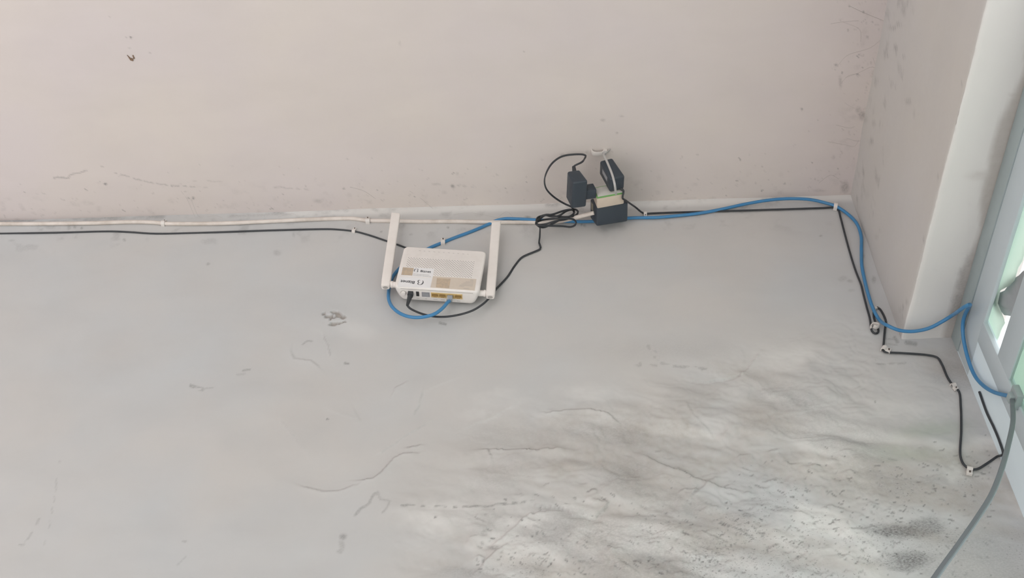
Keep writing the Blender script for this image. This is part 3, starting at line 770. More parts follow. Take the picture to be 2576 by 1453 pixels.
# upper sticker: emblem, name, two lines of print
swoosh(lab1, fm(545, 648), .0088, False)
p0, p1 = fm(620, 678), fm(835, 694); ex = (p1 - p0).normalized(); ex.y = 0; ez = Vector((-ex.z, 0, ex.x))
text_mesh('lettering', 'Biznet', 'print_ink', lab1, (p0.x, -.0004, p0.z), ex, ez, (0, -1, 0), .0083, .0001, 1.02, .00010)
for xa, ya, xb, yb in ((485, 716, 800, 744), (480, 742, 850, 776)):
    a, c = fm(xa, ya), fm(xb, yb); t = (c - a).normalized(); nn = Vector((-t.z, 0, t.x)) * .00042; p = a.copy(); q_ = 0
    while (p - a).length < (c - a).length:
        L_ = (.0026, .0018, .0034, .0022)[q_ % 4]; e_ = p + t * L_; q_ += 1
        bm = bmesh.new(); bm.faces.new([bm.verts.new((z_.x, -.0004, z_.z)) for z_ in (p + nn, p - nn, e_ - nn, e_ + nn)])
        from_bm('print_line', bm, 'print_grey', lab1); p = e_ + t * .0008
# lower sticker, upside down: name to the left of the emblem
swoosh(lab2, fm(622, 890), .0125, True)
p0, p1 = fm(522, 868), fm(235, 842); ex = (p1 - p0).normalized(); ex.y = 0; ez = Vector((-ex.z, 0, ex.x))
text_mesh('lettering', 'Biznet', 'print_ink', lab2, (p0.x, -.0005, p0.z), ex, ez, (0, -1, 0), .0108, .0001, 1.06, .00012)
# serial label: fading lines of tiny print, set upside down
for (xa, ya, xb, yb) in ((1640, 838, 1700, 842), (1640, 858, 1700, 862), (1545, 876, 1705, 888), (1500, 900, 1700, 912), (1460, 922, 1695, 938), (1425, 945, 1688, 962), (1408, 966, 1520, 974), (1500, 1012, 1612, 1022)):
    a, c = fm(xa, ya), fm(xb, yb)
    t = (c - a).normalized(); nn = Vector((-t.z, 0, t.x)) * .00035
    bm = bmesh.new()
    bm.faces.new([bm.verts.new((q.x, -.0005, q.z)) for q in (a + nn, a - nn, c - nn, c + nn)])
    from_bm('print_line', bm, 'print_grey', lab3)
# names of the indicator lamps along the top edge
for k in range(11):
    xa = 595 + k * 98; a = fm(xa, 240 + k * 7.2)
    bm = bmesh.new(); w = .0032 if k % 3 else .0042
    bm.faces.new([bm.verts.new((a.x + i * w, -.0001, a.z - i * w * .12 + j)) for i, j in ((0, 0), (0, -.0007), (1, -.0007), (1, 0))])
    from_bm('indicator_name', bm, 'print_grey', router)

# connector side (local z = 0, facing down): x along, y depth
def port_box(name, mat, xa, xb, ya, yb, parent=router, lift=.0012):
    return box(name, mat, parent, xa, xb, ya, yb, -lift, .002, .0003, 1)
def pp(x, y): return router_port(*rc(x, y))
bt = pp(285, 1100)
YP = .0165                                            # middle of the connector row
cyl('power_button', 'white_plastic', router, (bt.x, YP - .001, .001), (bt.x, YP - .001, -.0030), .0047, .0047, 20, .0007)
bm = bmesh.new()
for k in range(24):
    a0, a1 = k * math.pi / 12, (k + 1) * math.pi / 12
    f = lambda r, a: (bt.x + r * math.cos(a), YP - .001 + r * math.sin(a), -.0002)
    bm.faces.new([bm.verts.new(q) for q in (f(.0048, a0), f(.0058, a0), f(.0058, a1), f(.0048, a1))])
from_bm('button_ring', bm, 'print_grey', router)
xj = pp(428, 1075).x
port_box('power_jack', 'port_dark', xj - .0050, xj + .0050, YP - .0065, YP + .0045, lift=.0006)
xu = pp(570, 1115).x
us = port_box('usb_port', 'port_dark', xu - .0030, xu + .0030, YP - .0065, YP + .0060, lift=.0006)
xp = pp(735, 1125).x
ph = port_box('phone_port', 'port_grey', xp - .0078, xp + .0078, YP - .0062, YP + .0062, lift=.0008)
def socket_mouth(parent, xc, w, mat, y0, y1):
    pts = [(-w, y0), (-w, y1), (-w * .55, y1), (-w * .55, y1 + .0018), (w * .55, y1 + .0018), (w * .55, y1), (w, y1), (w, y0), (w * .8, y0 - .0012), (-w * .8, y0 - .0012)]
    bm = bmesh.new()
    bm.faces.new([bm.verts.new((xc + a, b_, -.0017)) for a, b_ in pts])
    return from_bm('socket_mouth', bm, mat, parent)
socket_mouth(ph, xp, .0056, 'label_grey', YP - .0035, YP + .0025)
lx = [pp(x, 1140).x for x in (925, 1075, 1232, 1395)]
for i, x in enumerate(lx):
    lp = port_box('network_port', 'port_yellow', x - .0080, x + .0080, YP - .0068, YP + .0062, lift=.0010)
    socket_mouth(lp, x, .0063, 'port_yellow_shade', YP - .0035, YP + .0022)  # flat opening, its inner shade put into the darker yellow
    for k in range(4):
        bm = bmesh.new(); bm.faces.new([bm.verts.new((x - .004 + k * .0023 + a, YP + .0008 + b_, -.0019)) for a, b_ in ((0, 0), (.0010, 0), (.0010, .0018), (0, .0018))])
        from_bm('contact', bm, 'port_yellow', lp)
for x, w in ((xu, .006), (xp, .003), (lx[0], .008), (lx[1], .008), (lx[2], .008), (lx[3], .007)):
    bm = bmesh.new(); bm.faces.new([bm.verts.new((x - w / 2 + a, .0275 + b_, -.0002)) for a, b_ in ((0, 0), (w, 0), (w, .0010), (0, .0010))])
    from_bm('port_name', bm, 'print_grey', router)

# antennas: tapered flat blades on a swivel at the lower corners
def antenna(tl, tr, br, bl, side, ydep):
    q = [router_front(p[0], p[1], ydep) for p in (tl, tr, br, bl)]
    bm = bmesh.new(); th = .0042
    ctr_t = (q[0] + q[1]) / 2; ctr_b = (q[3] + q[2]) / 2
    ax = (ctr_t - ctr_b).normalized(); wd = (q[1] - q[0]); wb = (q[2] - q[3])
    sx = ax.cross(Vector((0, 1, 0))).normalized(); 
    if sx.x < 0: sx = -sx
    L = (ctr_t - ctr_b).length
    secs_ = []
    for t, w, h in ((0.0, .0075, .0050), (.004, .0088, .0060), (.020, .0092, .0062), (.05, .0094, .0052), (L * .6, .0094, .0040), (L - .006, .0095, .0035), (L - .001, .0094, .0033), (L, .0090, .0030)):
        skew = 0.0
        if t > L - .007: skew = .0028
        c = ctr_b + ax * t
        ring = []
        for k in range(16):
            a = 2 * math.pi * (k + .5) / 16; ca, sa = math.cos(a), math.sin(a)
            e = .28
            u = math.copysign(abs(ca) ** e, ca) * w; v_ = math.copysign(abs(sa) ** .45, sa) * h
            p = c + sx * u + Vector((0, 1, 0)) * v_ + ax * (skew * ca * side)
            ring.append(bm.verts.new(p))
        secs_.append(ring)
    for i in range(len(secs_) - 1):
        for k in range(16): bm.faces.new((secs_[i][k], secs_[i][(k + 1) % 16], secs_[i + 1][(k + 1) % 16], secs_[i + 1][k]))
    bm.faces.new(secs_[0][::-1]); bm.faces.new(secs_[-1])
    an = from_bm('antenna', bm, 'antenna_plastic', router, True)
    # open barrel end and swivel
    e0 = ctr_b - ax * .0004
    bm = bmesh.new(); bm.faces.new([bm.verts.new(e0 - ax * .0002 + sx * .0052 * math.cos(k * math.pi / 8) + Vector((0, 1, 0)) * .0034 * math.sin(k * math.pi / 8)) for k in range(16)])
    from_bm('barrel_end', bm, 'print_grey', an)
    h0 = ctr_b + ax * .011
    hx = (0.0035 if side < 0 else RW - .0035)
    hinge = cyl('hinge', 'antenna_plastic', an, (hx, ydep + .001, h0.z - .001), (h0.x, ydep + .001, h0.z), .0062, .0058, 18, .0006)
    d = (h0 - Vector((hx, ydep, h0.z))); m_ = Vector((hx, ydep + .001, h0.z - .0005)) + Vector((h0.x - hx, 0, 0)) * .52
    cyl('hinge_collar', 'antenna_plastic', an, m_ - Vector((.0022, 0, 0)), m_ + Vector((.0022, 0, 0)), .0070, .0070, 18, .0005)
    return an
antenna((984, 540), (1008, 536), (983.5, 716), (955.5, 729), -1, .017)['label'] = 'antenna standing on the left side'
antenna((1237, 557), (1260, 562), (1245.5, 749), (1221, 744.5), 1, .017)['label'] = 'antenna standing on the right side'
# bracket behind the casing that carries it on the wall
for x in (.078, .135): box('wall_mount', 'white_plastic', router, x - .006, x + .006, RT - .003, RT + .014, .070, .082)

# ------------------------------------------------------------------ blue network cable
plug_at = RMW @ Vector((lx[2], YP, 0))
down = (RMW.to_3x3() @ Vector((0, 0, -1))).normalized()
ycab = D - 0.030
def yy(px, py, off): return onY(px, py, D - off)
blue_pts = [plug_at + down * .009, plug_at + down * .0145 + Vector((-.0004, 0, 0))]
for px_, py_, off in ((1125, 761, .0295), (1114, 774, .0285), (1092, 789.7, .027), (1061, 797.4, .025), (1034, 797, .023), (1008, 788.6, .020), (988, 773, .017), (978.4, 754.5, .013),
                      (977.7, 732.5, .009), (982.8, 708, .006), (992, 690, .005), (1012, 668, .005), (1045, 643, .0045), (1087, 620.5, .0042), (1114, 609.7, .004), (1140, 599, .004), (1184, 582.7, .004),
                      (1228, 564, .004), (1250, 554, .005), (1272, 549.8, .0075), (1300, 550.3, .0085), (1344, 552.5, .0085), (1388, 554.8, .008), (1432, 556.5, .006), (1476, 557, .005), (1530, 553.5, .005), (1584, 548, .005),
                      (1652, 546.6, .0046), (1700, 542.6, .0042), (1760, 536, .004), (1820, 525, .005), (1880, 512, .007), (1940, 502.5, .010), (1990, 499.5, .011), (2040, 502, .010), (2080, 511, .008), (2102, 518, .0075),
                      (2130, 536, .006), (2154, 560, .006), (2166, 592, .006), (2167, 628, .006), (2168, 667, .006), (2174, 699, .006), (2184, 739, .007), (2196, 775, .0085), (2210, 801, .010)):
    blue_pts.append(yy(px_, py_, off))
for px_, py_, dz in ((2234, 819, .002), (2261, 830, .010), (2297, 833, .012), (2337, 825, .012), (2369, 809, .010), (2392, 795, .012)):
    blue_pts.append(onZ(px_, py_, ZS - .0036 - dz))
for px_, py_, x in ((2414, 780, .797), (2427, 771, .796), (2436, 766.5, .799), (2440, 766, .806), (2440, 768, .813), (2436, 775, .8185), (2428, 790, .821), (2422.5, 810, .822), (2422.4, 839, .822), (2427.6, 872, .822), (2438, 911, .822), (2452, 944, .822), (2471, 967, .822), (2500, 985.6, .822), (2541, 996, .822), (2556, 999, .826)):
    blue_pts.append(onX(px_, py_, x))
nb = empty('network_cable', Matrix.Translation(plug_at))
tag(nb, 'blue network cable from the router up along the ceiling joint to the window', 'cable')
IV = Matrix.Translation(-plug_at)
tube('jacket', 'blue_jacket', nb, [IV @ p for p in blue_pts], .0034, 12, .004)
# clear plug in the third port
def in_router(bm_builder, name, mat, parent, smooth=False):
    bm = bmesh.new(); bm_builder(bm)
    for v_ in bm.verts: v_.co = IV @ (RMW @ v_.co)
    return from_bm(name, bm, mat, parent, smooth)
def _plug(bm):
    bm_box(bm, lx[2] - .0055, lx[2] + .0055, YP - .0042, YP + .0040, -.0135, .0005)
    bmesh.ops.bevel(bm, geom=list(bm.edges), offset=.0006, segments=2, affect='EDGES')
in_router(_plug, 'plug', 'clear_plastic', nb, True)
def _latch(bm): bm_box(bm, lx[2] - .0030, lx[2] + .0030, YP + .0048, YP + .0062, -.0150, -.001)
in_router(_latch, 'latch', 'clear_plastic', nb)
def _sleeve(bm): bm_box(bm, lx[2] - .0026, lx[2] + .0026, YP - .0022, YP + .0022, -.0125, -.0012)
in_router(_sleeve, 'conductors', 'blue_jacket', nb)

# ------------------------------------------------------------------ white mains cable and black cable from the left
wp = [wl(-420, 561, .005), wl(-160, 562.5, .005)]
for px_, py_, off in ((0, 562.6, .005), (74, 562.6, .005), (224, 561, .005), (335, 558, .005), (391, 559.6, .005), (414, 561.9, .005), (559, 561.5, .005), (708, 555, .005), (820, 550.3, .005), (887, 549.6, .005),
                      (926, 554.4, .005), (964, 555, .005), (1052, 557, .005), (1140, 556.7, .005), (1228, 558.5, .005), (1300, 559, .0045), (1360, 559, .005), (1400, 557, .012), (1428, 552, .026), (1447, 547, .038), (1484, 537.5, .052), (1494, 535, .055)):
    wp.append(yy(px_, py_, off))
mains = empty('mains_cable', Matrix.Translation(wp[0]))
tag(mains, 'white mains cable clipped along the joint of wall and ceiling', 'cable')
tube('jacket', 'white_jacket', mains, [p - wp[0] for p in wp], .0043, 10, .006)
bp = [wl(-420, 592, .0022), wl(-160, 589, .0022)]
for px_, py_ in ((0, 587.2), (149, 584.6), (280, 581.6), (324, 583.3), (388, 587.2), (485, 585.7), (671, 579.4), (790, 576.3), (838, 576.3), (891, 581.5), (920, 588.5), (973, 606), (1012, 619.5), (1045, 634), (1068, 655), (1074, 676)):
    bp.append(wl(px_, py_, .0023))
bp.append(wl(1076, 690, .008))
o = tube('drop_cable', 'black_rubber', None, bp, .0020, 8, .006)
tag(o, 'thin black cable from the left edge running behind the router', 'cable')

# ------------------------------------------------------------------ power adapters, socket block and cube plug, hanging from a tie
def frame_at(px, py, y, w):
    n_ = onY(px, py, y); return Matrix.Translation(n_) @ rotvec(w).to_4x4()
# socket block (black, against the wall)
MB = frame_at(1501.3, 521, 1.630, (-.20, -.262, .024))
sb = empty('socket_block', MB)
tag(sb, 'black socket block lowest in the hanging cluster, fed by the white cable', 'socket')
box('housing', 'black_plastic', sb, 0, .0687, 0, .0450, 0, .0421, .0035, 3)
bm = bmesh.new(); bm.faces.new([bm.verts.new(q) for q in ((-.0003, .004, .022), (-.0003, .020, .022), (-.0003, .020, .034), (-.0003, .004, .034))])
from_bm('label', bm, 'label_khaki', sb)
# cube plug: cream body, green seam, pale socket face
MC = frame_at(1502.1, 496.5, 1.600, (.03, -.188, -.038))
cp = empty('cube_plug', MC)
tag(cp, 'cream and green cube plug pushed into the black socket block', 'plug')
box('body', 'cream_plastic', cp, 0, .0573, .0030, .0310, 0, .0330, .003, 3)
box('seam_band', 'green_plastic', cp, -.0004, .0577, .0008, .0034, -.0004, .0334, .0008, 2)
box('socket_face', 'plug_face', cp, .0022, .0551, -.0002, .0020, .0022, .0308, .0006, 2)
# standing adapter on the cube
M2 = frame_at(1400 + 855 / 6.315, 350 + 640 / 6.315, 1.561, (.102, -.296, -.022))
a2 = empty('power_adapter', M2)
tag(a2, 'black power adapter with a grey label standing on the cube plug', 'adapter')
def adapter_body(parent, dx, dy, dz, cham):
    bm = bmesh.new(); vs = bm_box(bm, 0, dx, 0, dy, 0, dz)
    if cham:      # slanted top: pull the far upper right edge in
        for v_ in bm.verts:
            if v_.co.z > dz * .9 and v_.co.x > dx * .9: v_.co.x -= cham; 
    bm.normal_update()
    bmesh.ops.bevel(bm, geom=list(bm.edges), offset=.0042, segments=4, affect='EDGES', profile=0.5, clamp_overlap=True)
    return from_bm('housing', bm, 'black_plastic', parent, True)
adapter_body(a2, .0318, .0365, .0602, .004)
bm = bmesh.new(); bm.faces.new([bm.verts.new(q) for q in ((-.0003, .008, .016), (-.0003, .020, .016), (-.0003, .020, .043), (-.0003, .008, .043))])
from_bm('label', bm, 'label_grey', a2)
box('plug_neck', 'black_plastic', a2, .006, .026, .034, .0385, .006, .050, .001, 1)
sr2 = M2 @ Vector((.0265, .0345, -.0012))
cyl('strain_relief', 'black_rubber', a2, (.0245, .0330, .003), (.0275, .0350, -.0065), .0035, .0022, 12)
# lying adapter plugged into the side of the cube
M1 = frame_at(1400 + 262 / 6.315, 350 + 690 / 6.315, 1.551, (-.034, -.232, .040))
a1 = empty('power_adapter', M1)
tag(a1, 'black power adapter on the left of the cluster, plugged in sideways', 'adapter')
adapter_body(a1, .0314, .0657, .0422, .005)
box('plug_neck', 'black_plastic', a1, .030, .0535, .030, .052, .006, .030, .002, 2)
cyl('strain_relief', 'black_rubber', a1, (.0165, .010, .0405), (.0195, .004, .0600), .0050, .0036, 14, .0004)

# ------------------------------------------------------------------ router power cable: loop, tied coil, run to the router
jack = RMW @ Vector((xj, YP - .001, 0))
tip = onY(1024.5, 768, jack.y + .001)
pc = empty('power_cable', Matrix.Translation(jack))
tag(pc, 'thin black power cable coiled beside the adapters and plugged into the router', 'cable')
IJ = Matrix.Translation(-jack)
top1 = M1 @ Vector((.0195, .004, .0600))
def cc(x, y): return 1330 + x / 10.38, 500 + y / 10.38
path = [M1 @ Vector((.0185, .006, .0520)), top1]
for px_, py_, y in ((1463, 408, 1.552), (1471, 398, 1.560), (1473.5, 392, 1.562), (1468, 388.7, 1.562), (1440, 388.5, 1.562), (1412, 394, 1.564), (1386, 414, 1.570), (1370, 450, 1.585), (1373, 472, 1.60), (1392, 494, 1.625), (1420, 512, 1.645), (1436, 519, 1.650)):
    path.append(onY(px_, py_, y))
coil = [(1150, 262), (1250, 290), (1290, 345), (1230, 425), (1000, 468), (700, 450), (500, 410), (350, 440), (220, 505), (188, 600), (200, 665), (310, 738), (420, 738), (560, 680), (800, 560), (1000, 495), (1150, 410), (1190, 330), (1150, 285),
        (980, 320), (780, 440), (600, 460), (420, 425), (270, 500), (215, 600), (240, 670), (420, 660), (700, 580), (1000, 525), (1150, 450), (1175, 340), (1130, 280), (950, 300), (620, 405), (430, 430), (330, 500),
        (220, 580), (190, 650), (300, 690), (550, 702), (900, 715), (1100, 730), (1205, 690), (1238, 620), (1180, 540), (950, 510), (620, 520), (330, 560), (215, 610), (250, 690), (290, 740)]
for k, q in enumerate(coil):
    path.append(onY(*cc(*q), 1.676 - .020 * abs(math.sin(k * .53)) - .004 * math.sin(k * 1.7)))
for q, off in (((296, 800), .018), ((287, 1000), .009), ((272, 1150), .006), ((305, 1240), .004), ((300, 1305), .003), ((150, 1380), .003), ((0, 1440), .003)):
    path.append(wl(*cc(*q), off))
for px_, py_, off in ((1312, 648, .003), (1295, 668, .003), (1278, 694, .0035), (1262, 712, .005), (1248, 727, .010), (1238, 740, .016), (1228, 752, .020), (1214, 765, .021), (1190, 780, .020), (1160, 790, .018), (1125, 796, .017), (1095, 796, .016), (1065, 790, .018), (1042, 781, .023), (1030, 774, .028)):
    path.append(wl(px_, py_, off))
path.append(tip + (jack - tip).normalized() * .0005)
tube('cord', 'black_rubber', pc, [IJ @ p for p in path], .0017, 8, .0035, flat=(.0021, .0014), up=(.2, -.2, 1))
def _jackbody(bm):
    bm_box(bm, xj - .0052, xj + .0052, YP - .0065, YP + .0035, -.0100, .0008)
    bmesh.ops.bevel(bm, geom=list(bm.edges), offset=.0012, segments=2, affect='EDGES')
bm = bmesh.new(); _jackbody(bm)
for v_ in bm.verts: v_.co = IJ @ (RMW @ v_.co)
from_bm('plug', bm, 'black_rubber', pc, True)
cyl('plug_boot', 'black_rubber', pc, IJ @ (jack + down * .008), IJ @ tip, .0052, .0026, 14, .0004)

# ------------------------------------------------------------------ black camera cable from the standing adapter to the window corner
path = [sr2, M2 @ Vector((.0275, .0350, -.0065))]
for px_, py_, y in ((1566, 497, 1.605), (1574, 503.6, 1.62), (1587, 513, 1.65), (1600, 522, 1.675), (1614, 533.5, 1.692)): path.append(onY(px_, py_, y))
bl = [(1622.7, 536.9), (1640, 536.2), (1700, 534), (1800, 531.3), (1900, 528.3), (2000, 525.2), (2070, 522.8), (2098, 522), (2108, 527), (2114, 545), (2122, 576), (2136, 627.6), (2148, 667.5), (2156, 690), (2166, 715.4), (2172, 740), (2180, 771), (2188, 800),
      (2191, 821), (2194, 833), (2202, 838.5), (2209, 835), (2208, 823), (2202, 810), (2198, 796), (2198, 782), (2203, 773.5), (2211.8, 775.5), (2219.5, 786), (2226, 799.5), (2229, 811), (2227, 823), (2225, 840), (2223, 862), (2221.5, 877), (2223, 882.5), (2231, 885.4), (2270, 887.6), (2336, 893), (2358, 899),
      (2370, 917), (2382, 945.5), (2392, 962), (2402, 973), (2412, 983.5), (2417, 1024), (2418, 1082), (2416.5, 1149), (2426, 1169), (2440, 1179), (2457, 1179.5), (2482, 1165.6), (2508, 1148)]
for q in bl: path.append(wl(*q, .0027))
for px_, py_, x in ((2523, 1141, XR - .0030), (2515, 1112, XR - .0030), (2500, 1075, XR - .0030), (2482, 1037, XR - .0030), (2463.5, 985, XR - .0030)): path.append(onX(px_, py_, x))
o = tube('adapter_cable', 'black_rubber', None, path, .0021, 8, .004)
tag(o, 'black cable stapled from the standing adapter down past the beam to the window corner', 'cable')

# ------------------------------------------------------------------ cable clips
def clip(px, py, ang, s, label, off=0.0, cab=.0045, hook=False):
    """nail-on clip: arch over the cable, foot with nail; local x across, z along the arch opening, -y out of the wall"""
    p = wl(px, py, cab); p.y = D
    ez = Vector((math.sin(ang), 0, math.cos(ang))); ex = Vector((math.cos(ang), 0, -math.sin(ang))); ey = Vector((0, 1, 0))
    mw = Matrix((( ex.x, ey.x, ez.x, p.x), (ex.y, ey.y, ez.y, p.y), (ex.z, ey.z, ez.z, p.z), (0, 0, 0, 1)))
    e = empty('cable_clip', mw)
    tag(e, label, 'cable clip', 'nailed cable clips')
    r = cab; t = .0018 * s; w = .0042 * s
    # arch profile in (z, depth): over the cable and down to the wall, then the nail foot
    prof = []
    for k in range(9):
        a = math.pi * k / 8; prof.append((-(r + t) * math.cos(a) * 1.0, max(.0, (r + t) * math.sin(a) + r * 1.15)))
    prof = [(-(r + t), 0)] + prof + [(r + t, 0)]
    inner = []
    for k in range(9):
        a = math.pi * k / 8; inner.append((-r * math.cos(a), r * math.sin(a) + r * 1.15))
    inner = [(-r, 0)] + inner + [(r, 0)]
    bm = bmesh.new()
    def vert(x, zd): return bm.verts.new((x, -zd[1], zd[0]))
    O0 = [vert(-w, q) for q in prof]; O1 = [vert(w, q) for q in prof]; I0 = [vert(-w, q) for q in inner]; I1 = [vert(w, q) for q in inner]
    for k in range(len(prof) - 1):
        bm.faces.new((O0[k], O0[k + 1], O1[k + 1], O1[k])); bm.faces.new((I0[k], I1[k], I1[k + 1], I0[k + 1]))
        bm.faces.new((O0[k], I0[k], I0[k + 1], O0[k + 1])); bm.faces.new((O1[k], O1[k + 1], I1[k + 1], I1[k]))
    bm.faces.new((O0[0], O1[0], I1[0], I0[0])); bm.faces.new((O0[-1], I0[-1], I1[-1], O1[-1]))
    from_bm('saddle', bm, 'clip_plastic', e, True)
    fz0, fz1 = r + t * .5, r + t + .0062 * s
    box('foot', 'clip_plastic', e, -w, w, -.0060 * s, 0, fz0, fz1, .0006, 2)
    fc = (fz0 + fz1) / 2 + .0004
    cyl('nail', 'nail_steel', e, (0, -.0078 * s, fc), (0, .001, fc), .0015 * s, .0012 * s, 10)
    return e
PI = math.pi
clip(411, 562, .10, .9, 'small white clip on the white cable, left of the picture', 0, .0046)
clip(925, 556.5, -.06, 1.05, 'square white clip on the white cable just left of the antenna', 0, .0046)
clip(890, 581.5, .25, .85, 'small white clip on the thin black cable left of the router', 0, .0024)
clip(1114.5, 609.8, .0, 1.05, 'white nailed clip on the blue cable just above the router', 0, .0042)
clip(1623, 537, PI, .8, 'small white clip on the black cable right of the adapters', 0, .0029)
clip(2102, 518.5, .30, .9, 'white clip holding blue and black cables at the ceiling corner', 0, .0060)
clip(2203, 776, .9, .6, 'tiny white clip half hidden behind the blue cable', 0, .0026)
clip(2224, 877.5, PI / 2 + .6, 1.15, 'round white clip where the black cable turns under the beam', 0, .0034)
clip(2398.5, 969.5, PI / 4 * 3.6, .95, 'white clip on the black cable below the beam near the window', 0, .0031)
clip(2439, 1180, PI + .3, 1.15, 'lowest white clip where the black cable turns to the window', 0, .0031)

def strap_arc(name, mat, parent, pts, w, t, axis):
    return tube(name, mat, parent, pts, 0, 8, .002, flat=(w, t), up=axis)
# curled hook clip below the blue cable
p = wl(2199, 828)
hk = empty('cable_clip', Matrix.Translation(p)); tag(hk, 'curled white hook clip holding the black cable loop beside the beam', 'cable clip', 'nailed cable clips')
R0 = .0072
strap_arc('saddle', 'clip_plastic', hk, [Vector((R0 * math.cos(a), -.0045 - .001 * k, R0 * .95 * math.sin(a))) for k, a in enumerate([math.radians(d) for d in (195, 165, 130, 95, 60, 25, -10, -50, -95, -130)])], .0042, .0014, (0, 1, 0))
cyl('nail', 'nail_steel', hk, (.0075, -.006, .004), (.0075, .002, .004), .0014, .0012, 10)

# big clip in the ceiling and the cable tie that carries the cluster
hp = cl(1504, 378)
hc = empty('ceiling_clip', Matrix.Translation(hp)); tag(hc, 'large white half-round clip fixed to the ceiling above the adapters', 'cable clip')
strap_arc('band', 'clip_plastic', hc, [Vector(q) for q in ((-.0135, 0, .001), (-.0130, 0, -.0040), (-.0110, 0, -.0095), (-.0060, 0, -.0125), (.0, 0, -.0130), (.0060, 0, -.0125), (.0105, 0, -.0095), (.0125, 0, -.0040), (.0130, 0, .001))], .0052, .0017, (0, 1, 0))
box('nail_block', 'clip_plastic', hc, .0120, .0190, -.0042, .0042, -.0095, .0, .0008, 2)
cyl('nail', 'nail_steel', hc, (.0155, 0, -.0110), (.0155, 0, .001), .0015, .0012, 10)
tie_pts = [hp + Vector(q) for q in ((.0095, .004, -.002), (.0080, .0052, -.0080), (.0105, .0035, -.0125), (.0125, -.0010, -.0130))]
for px_, py_, y in ((1518, 388, 1.552), (1524, 400, 1.546), (1531, 416, 1.542), (1540, 439, 1.541), (1546, 462, 1.5435), (1549, 485, 1.572), (1550, 489, 1.590)):
    tie_pts.append(onY(px_, py_, y))
te = empty('cable_tie', Matrix.Translation(tie_pts[0])); tag(te, 'grey nylon cable tie running from the ceiling clip down over the adapter', 'cable tie')
tube('strap', 'tie_nylon', te, [q - tie_pts[0] for q in tie_pts], 0, 8, .003, flat=(.0023, .0007), up=(1, 0, .25))
k0 = tie_pts[3] - tie_pts[0]
bm = bmesh.new(); bm_box(bm, k0.x - .0042, k0.x + .0042, k0.y - .0035, k0.y + .0035, k0.z - .002, k0.z + .0050)
bmesh.ops.bevel(bm, geom=list(bm.edges), offset=.0008, segments=2, affect='EDGES'); from_bm('lock', bm, 'tie_nylon', te, True)
tube('tail', 'tie_nylon', te, [k0 + Vector((.003, 0, .001)), k0 + Vector((.0085, -.002, .0045)), k0 + Vector((.0125, -.003, .0110))], 0, 8, .002, flat=(.0014, .0006), up=(0, 1, 0))

# ------------------------------------------------------------------ window side: strap cable, bracket, torn sheet and rag outside
bk = onX(2560, 1000, XR)
br = empty('cable_bracket', Matrix.Translation(bk)); tag(br, 'small dark bracket on the window frame where the cables meet', 'bracket')
box('plate', 'frame_paint', br, -.010, .002, -.020, .014, -.016, .012, .002, 2)
box('arm', 'frame_paint', br, -.018, -.008, -.012, .004, -.010, .004, .002, 2)
sp = [bk + Vector((-.012, -.004, -.006))]
for px_, py_, y in ((2548, 1060, 1.50), (2536, 1120, 1.46), (2518, 1185, 1.42), (2494, 1245, 1.38), (2460, 1300, 1.34), (2415, 1365, 1.29), (2352, 1453, 1.22), (2285, 1560, 1.15)):
    sp.append(onY(px_, py_, y))
end = sp[-1]
sp += [Vector((end.x - .04, end.y - .12, 2.15)), Vector((end.x - .02, end.y - .16, 1.2)), Vector((end.x, end.y - .14, .3)), Vector((end.x + .03, end.y - .10, .008)), Vector((end.x + .15, end.y - .05, .008))]
o = tube('hanging_cable', 'grey_rubber', None, sp, 0, 10, .012, flat=(.0040, .0026), up=(1, .2, .35))
tag(o, 'flat grey cable hanging from the window bracket across the lower right corner', 'cable')

def sheet(name, mat, outline_px, x, rag, seed, label, cat, bulge=.01):
    """torn sheet hanging just outside, outlined on its own plane, with folds and thickness"""
    rng = random.Random(seed)
    pts = [onX(a, b_, x) for a, b_ in outline_px]
    dense = []
    for i, p in enumerate(pts):
        q = pts[(i + 1) % len(pts)]; n_ = max(1, int((q - p).length / .02))
        for k in range(n_):
            t = k / n_; w = p.lerp(q, t)
            if k: w += Vector((0, rng.uniform(-rag, rag), rng.uniform(-rag, rag)))
            dense.append(w)
    bm = bmesh.new(); vs = [bm.verts.new(p) for p in dense]; f = bm.faces.new(vs)
    bmesh.ops.triangulate(bm, faces=[f])
    bmesh.ops.subdivide_edges(bm, edges=list(bm.edges), cuts=3, use_grid_fill=True)
    c0 = sum(dense, Vector()) / len(dense)
    for v_ in bm.verts:
        v_.co.x += bulge * math.sin(v_.co.y * 31 + seed) * math.cos(v_.co.z * 17 + seed) 
    base = c0.copy()
    for v_ in bm.verts: v_.co -= base
    o = from_bm(name, bm, mat, None, True); o.location = base
    md = o.modifiers.new('thickness', 'SOLIDIFY'); md.thickness = .0015
    tag(o, label, cat); return o
sheet('plastic_sheet', 'green_sheet', [(2455, 840), (2468, 795), (2540, 600), (2600, 440), (2680, 300), (2760, 330), (2640, 520), (2590, 610), (2562, 672), (2553, 705), (2520, 730), (2511, 762), (2524, 796), (2529, 812), (2512, 850), (2500, 872), (2480, 860)], XR + .013, .003, 3,
      'torn translucent green plastic sheet outside the ventilator slot', 'plastic sheet', .003)
sheet('plastic_sheet', 'green_sheet', [(2800, 760), (2700, 700), (2560, 860), (2530, 940), (2545, 1000), (2640, 1120), (2900, 1300), (3000, 1000)], XR + .020, .004, 9,
      'large green plastic sheet behind the lower window pane', 'plastic sheet', .006)
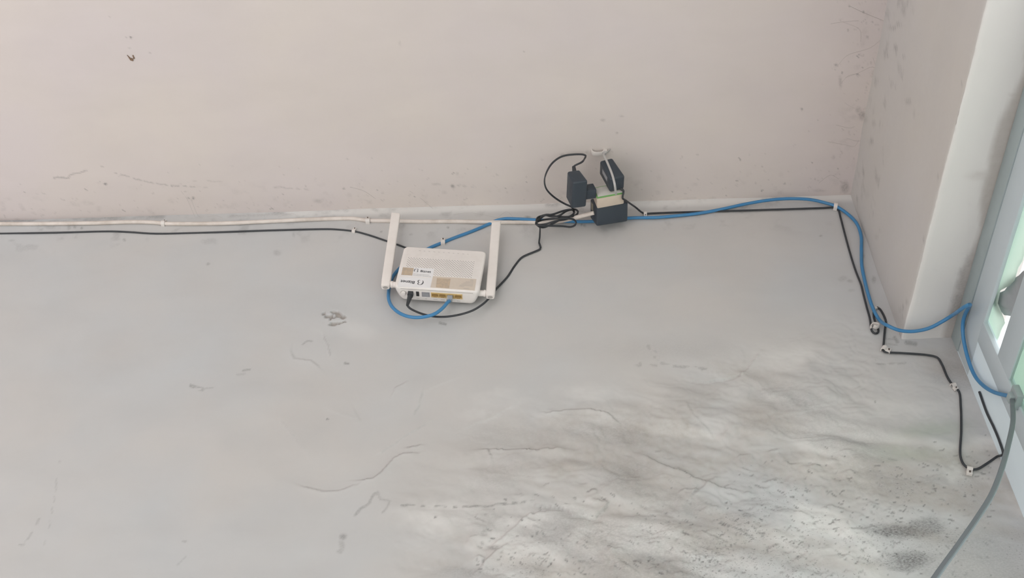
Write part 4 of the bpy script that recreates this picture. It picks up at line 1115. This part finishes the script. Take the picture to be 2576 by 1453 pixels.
sheet('rag', 'rag_cloth', [(2506, 752), (2511, 738), (2528, 730), (2545, 707), (2572, 692), (2640, 640), (2700, 620), (2700, 740), (2600, 800), (2575, 820), (2562, 790), (2566, 745), (2573, 727), (2557, 742), (2550, 752), (2556, 768), (2548, 792), (2524, 792), (2512, 775)], XR + .020, .003, 5,
      'crumpled grey rag stuffed into the ventilator slot', 'rag', .006)

# ------------------------------------------------------------------ small things on the ceiling: debris and cobwebs
o = empty('plaster_debris', Matrix.Translation(cl(330, 146))); tag(o, 'small brown splinter stuck to the ceiling at upper left', 'debris')
prism('splinter', 'wood_debris', o, [(-.006, -.008), (-.002, .004), (.003, .006), (.004, .001), (-.001, -.001)], ((0, 0, -.0022), (1, 0, 0), (0, 1, 0), (0, 0, 1)), .003)
prism('chip', 'wood_debris', o, [(.004, -.007), (.006, -.007), (.007, .001), (.0045, .001)], ((0, 0, -.0018), (1, 0, 0), (0, 1, 0), (0, 0, 1)), .002)
def cobwebs(name, label, strands):
    bm = bmesh.new()
    for pts in strands:
        S = spline(pts, .006); prev = None
        for i, p in enumerate(S):
            t = (S[min(i + 1, len(S) - 1)] - S[max(i - 1, 0)]).normalized(); a = t.orthogonal().normalized(); c = t.cross(a); r = .00016
            ring = [bm.verts.new(p + (a * math.cos(k * 2.0944) + c * math.sin(k * 2.0944)) * r) for k in range(3)]
            if prev:
                for k in range(3): bm.faces.new((prev[k], prev[(k + 1) % 3], ring[(k + 1) % 3], ring[k]))
            prev = ring
    o = from_bm(name, bm, 'cobweb_thread'); tag(o, label, 'cobweb', None, 'stuff'); return o
rng = random.Random(11)
def cpx(x, y): return cl(x, y, .0012)
st = []
for pts in ([(2137, 15), (2175, 33), (2222, 52)], [(2110, 162), (2130, 140), (2190, 120), (2215, 100)], [(2127, 195), (2160, 183), (2195, 168), (2207, 176)], [(2115, 210), (2135, 190), (2160, 185)],
            [(2165, 105), (2163, 75), (2120, 55)], [(2082, 356), (2125, 364), (2150, 368), (2160, 352)], [(2130, 348), (2160, 355), (2168, 352)], [(2103, 314), (2140, 322), (2150, 318)], [(2150, 272), (2135, 265), (2125, 258)],
            [(2090, 60), (2120, 55), (2160, 52)], [(2060, 460), (2090, 440), (2110, 450)], [(2196, 145), (2203, 165), (2209, 172)]):
    st.append([cpx(*q) for q in pts])
cobwebs('cobweb', 'dusty cobweb threads on the ceiling beside the beam', st)
st = []
for pts in ([(455, 480), (470, 500), (490, 525)], [(480, 500), (500, 520), (510, 548)], [(700, 545), (735, 532), (745, 540)], [(520, 545), (545, 535), (560, 548)], [(1140, 540), (1180, 535), (1255, 548)],
            [(1030, 480), (1060, 500), (1090, 520)], [(880, 470), (915, 480), (945, 500)], [(1250, 548), (1275, 532), (1290, 545)]):
    st.append([(cpx(*q) if q[1] < 520 else wl(q[0], max(q[1], 560 - .0316 * q[0]), .010)) for q in pts])
cobwebs('cobweb', 'fine cobweb threads along the ceiling joint left of the adapters', st)
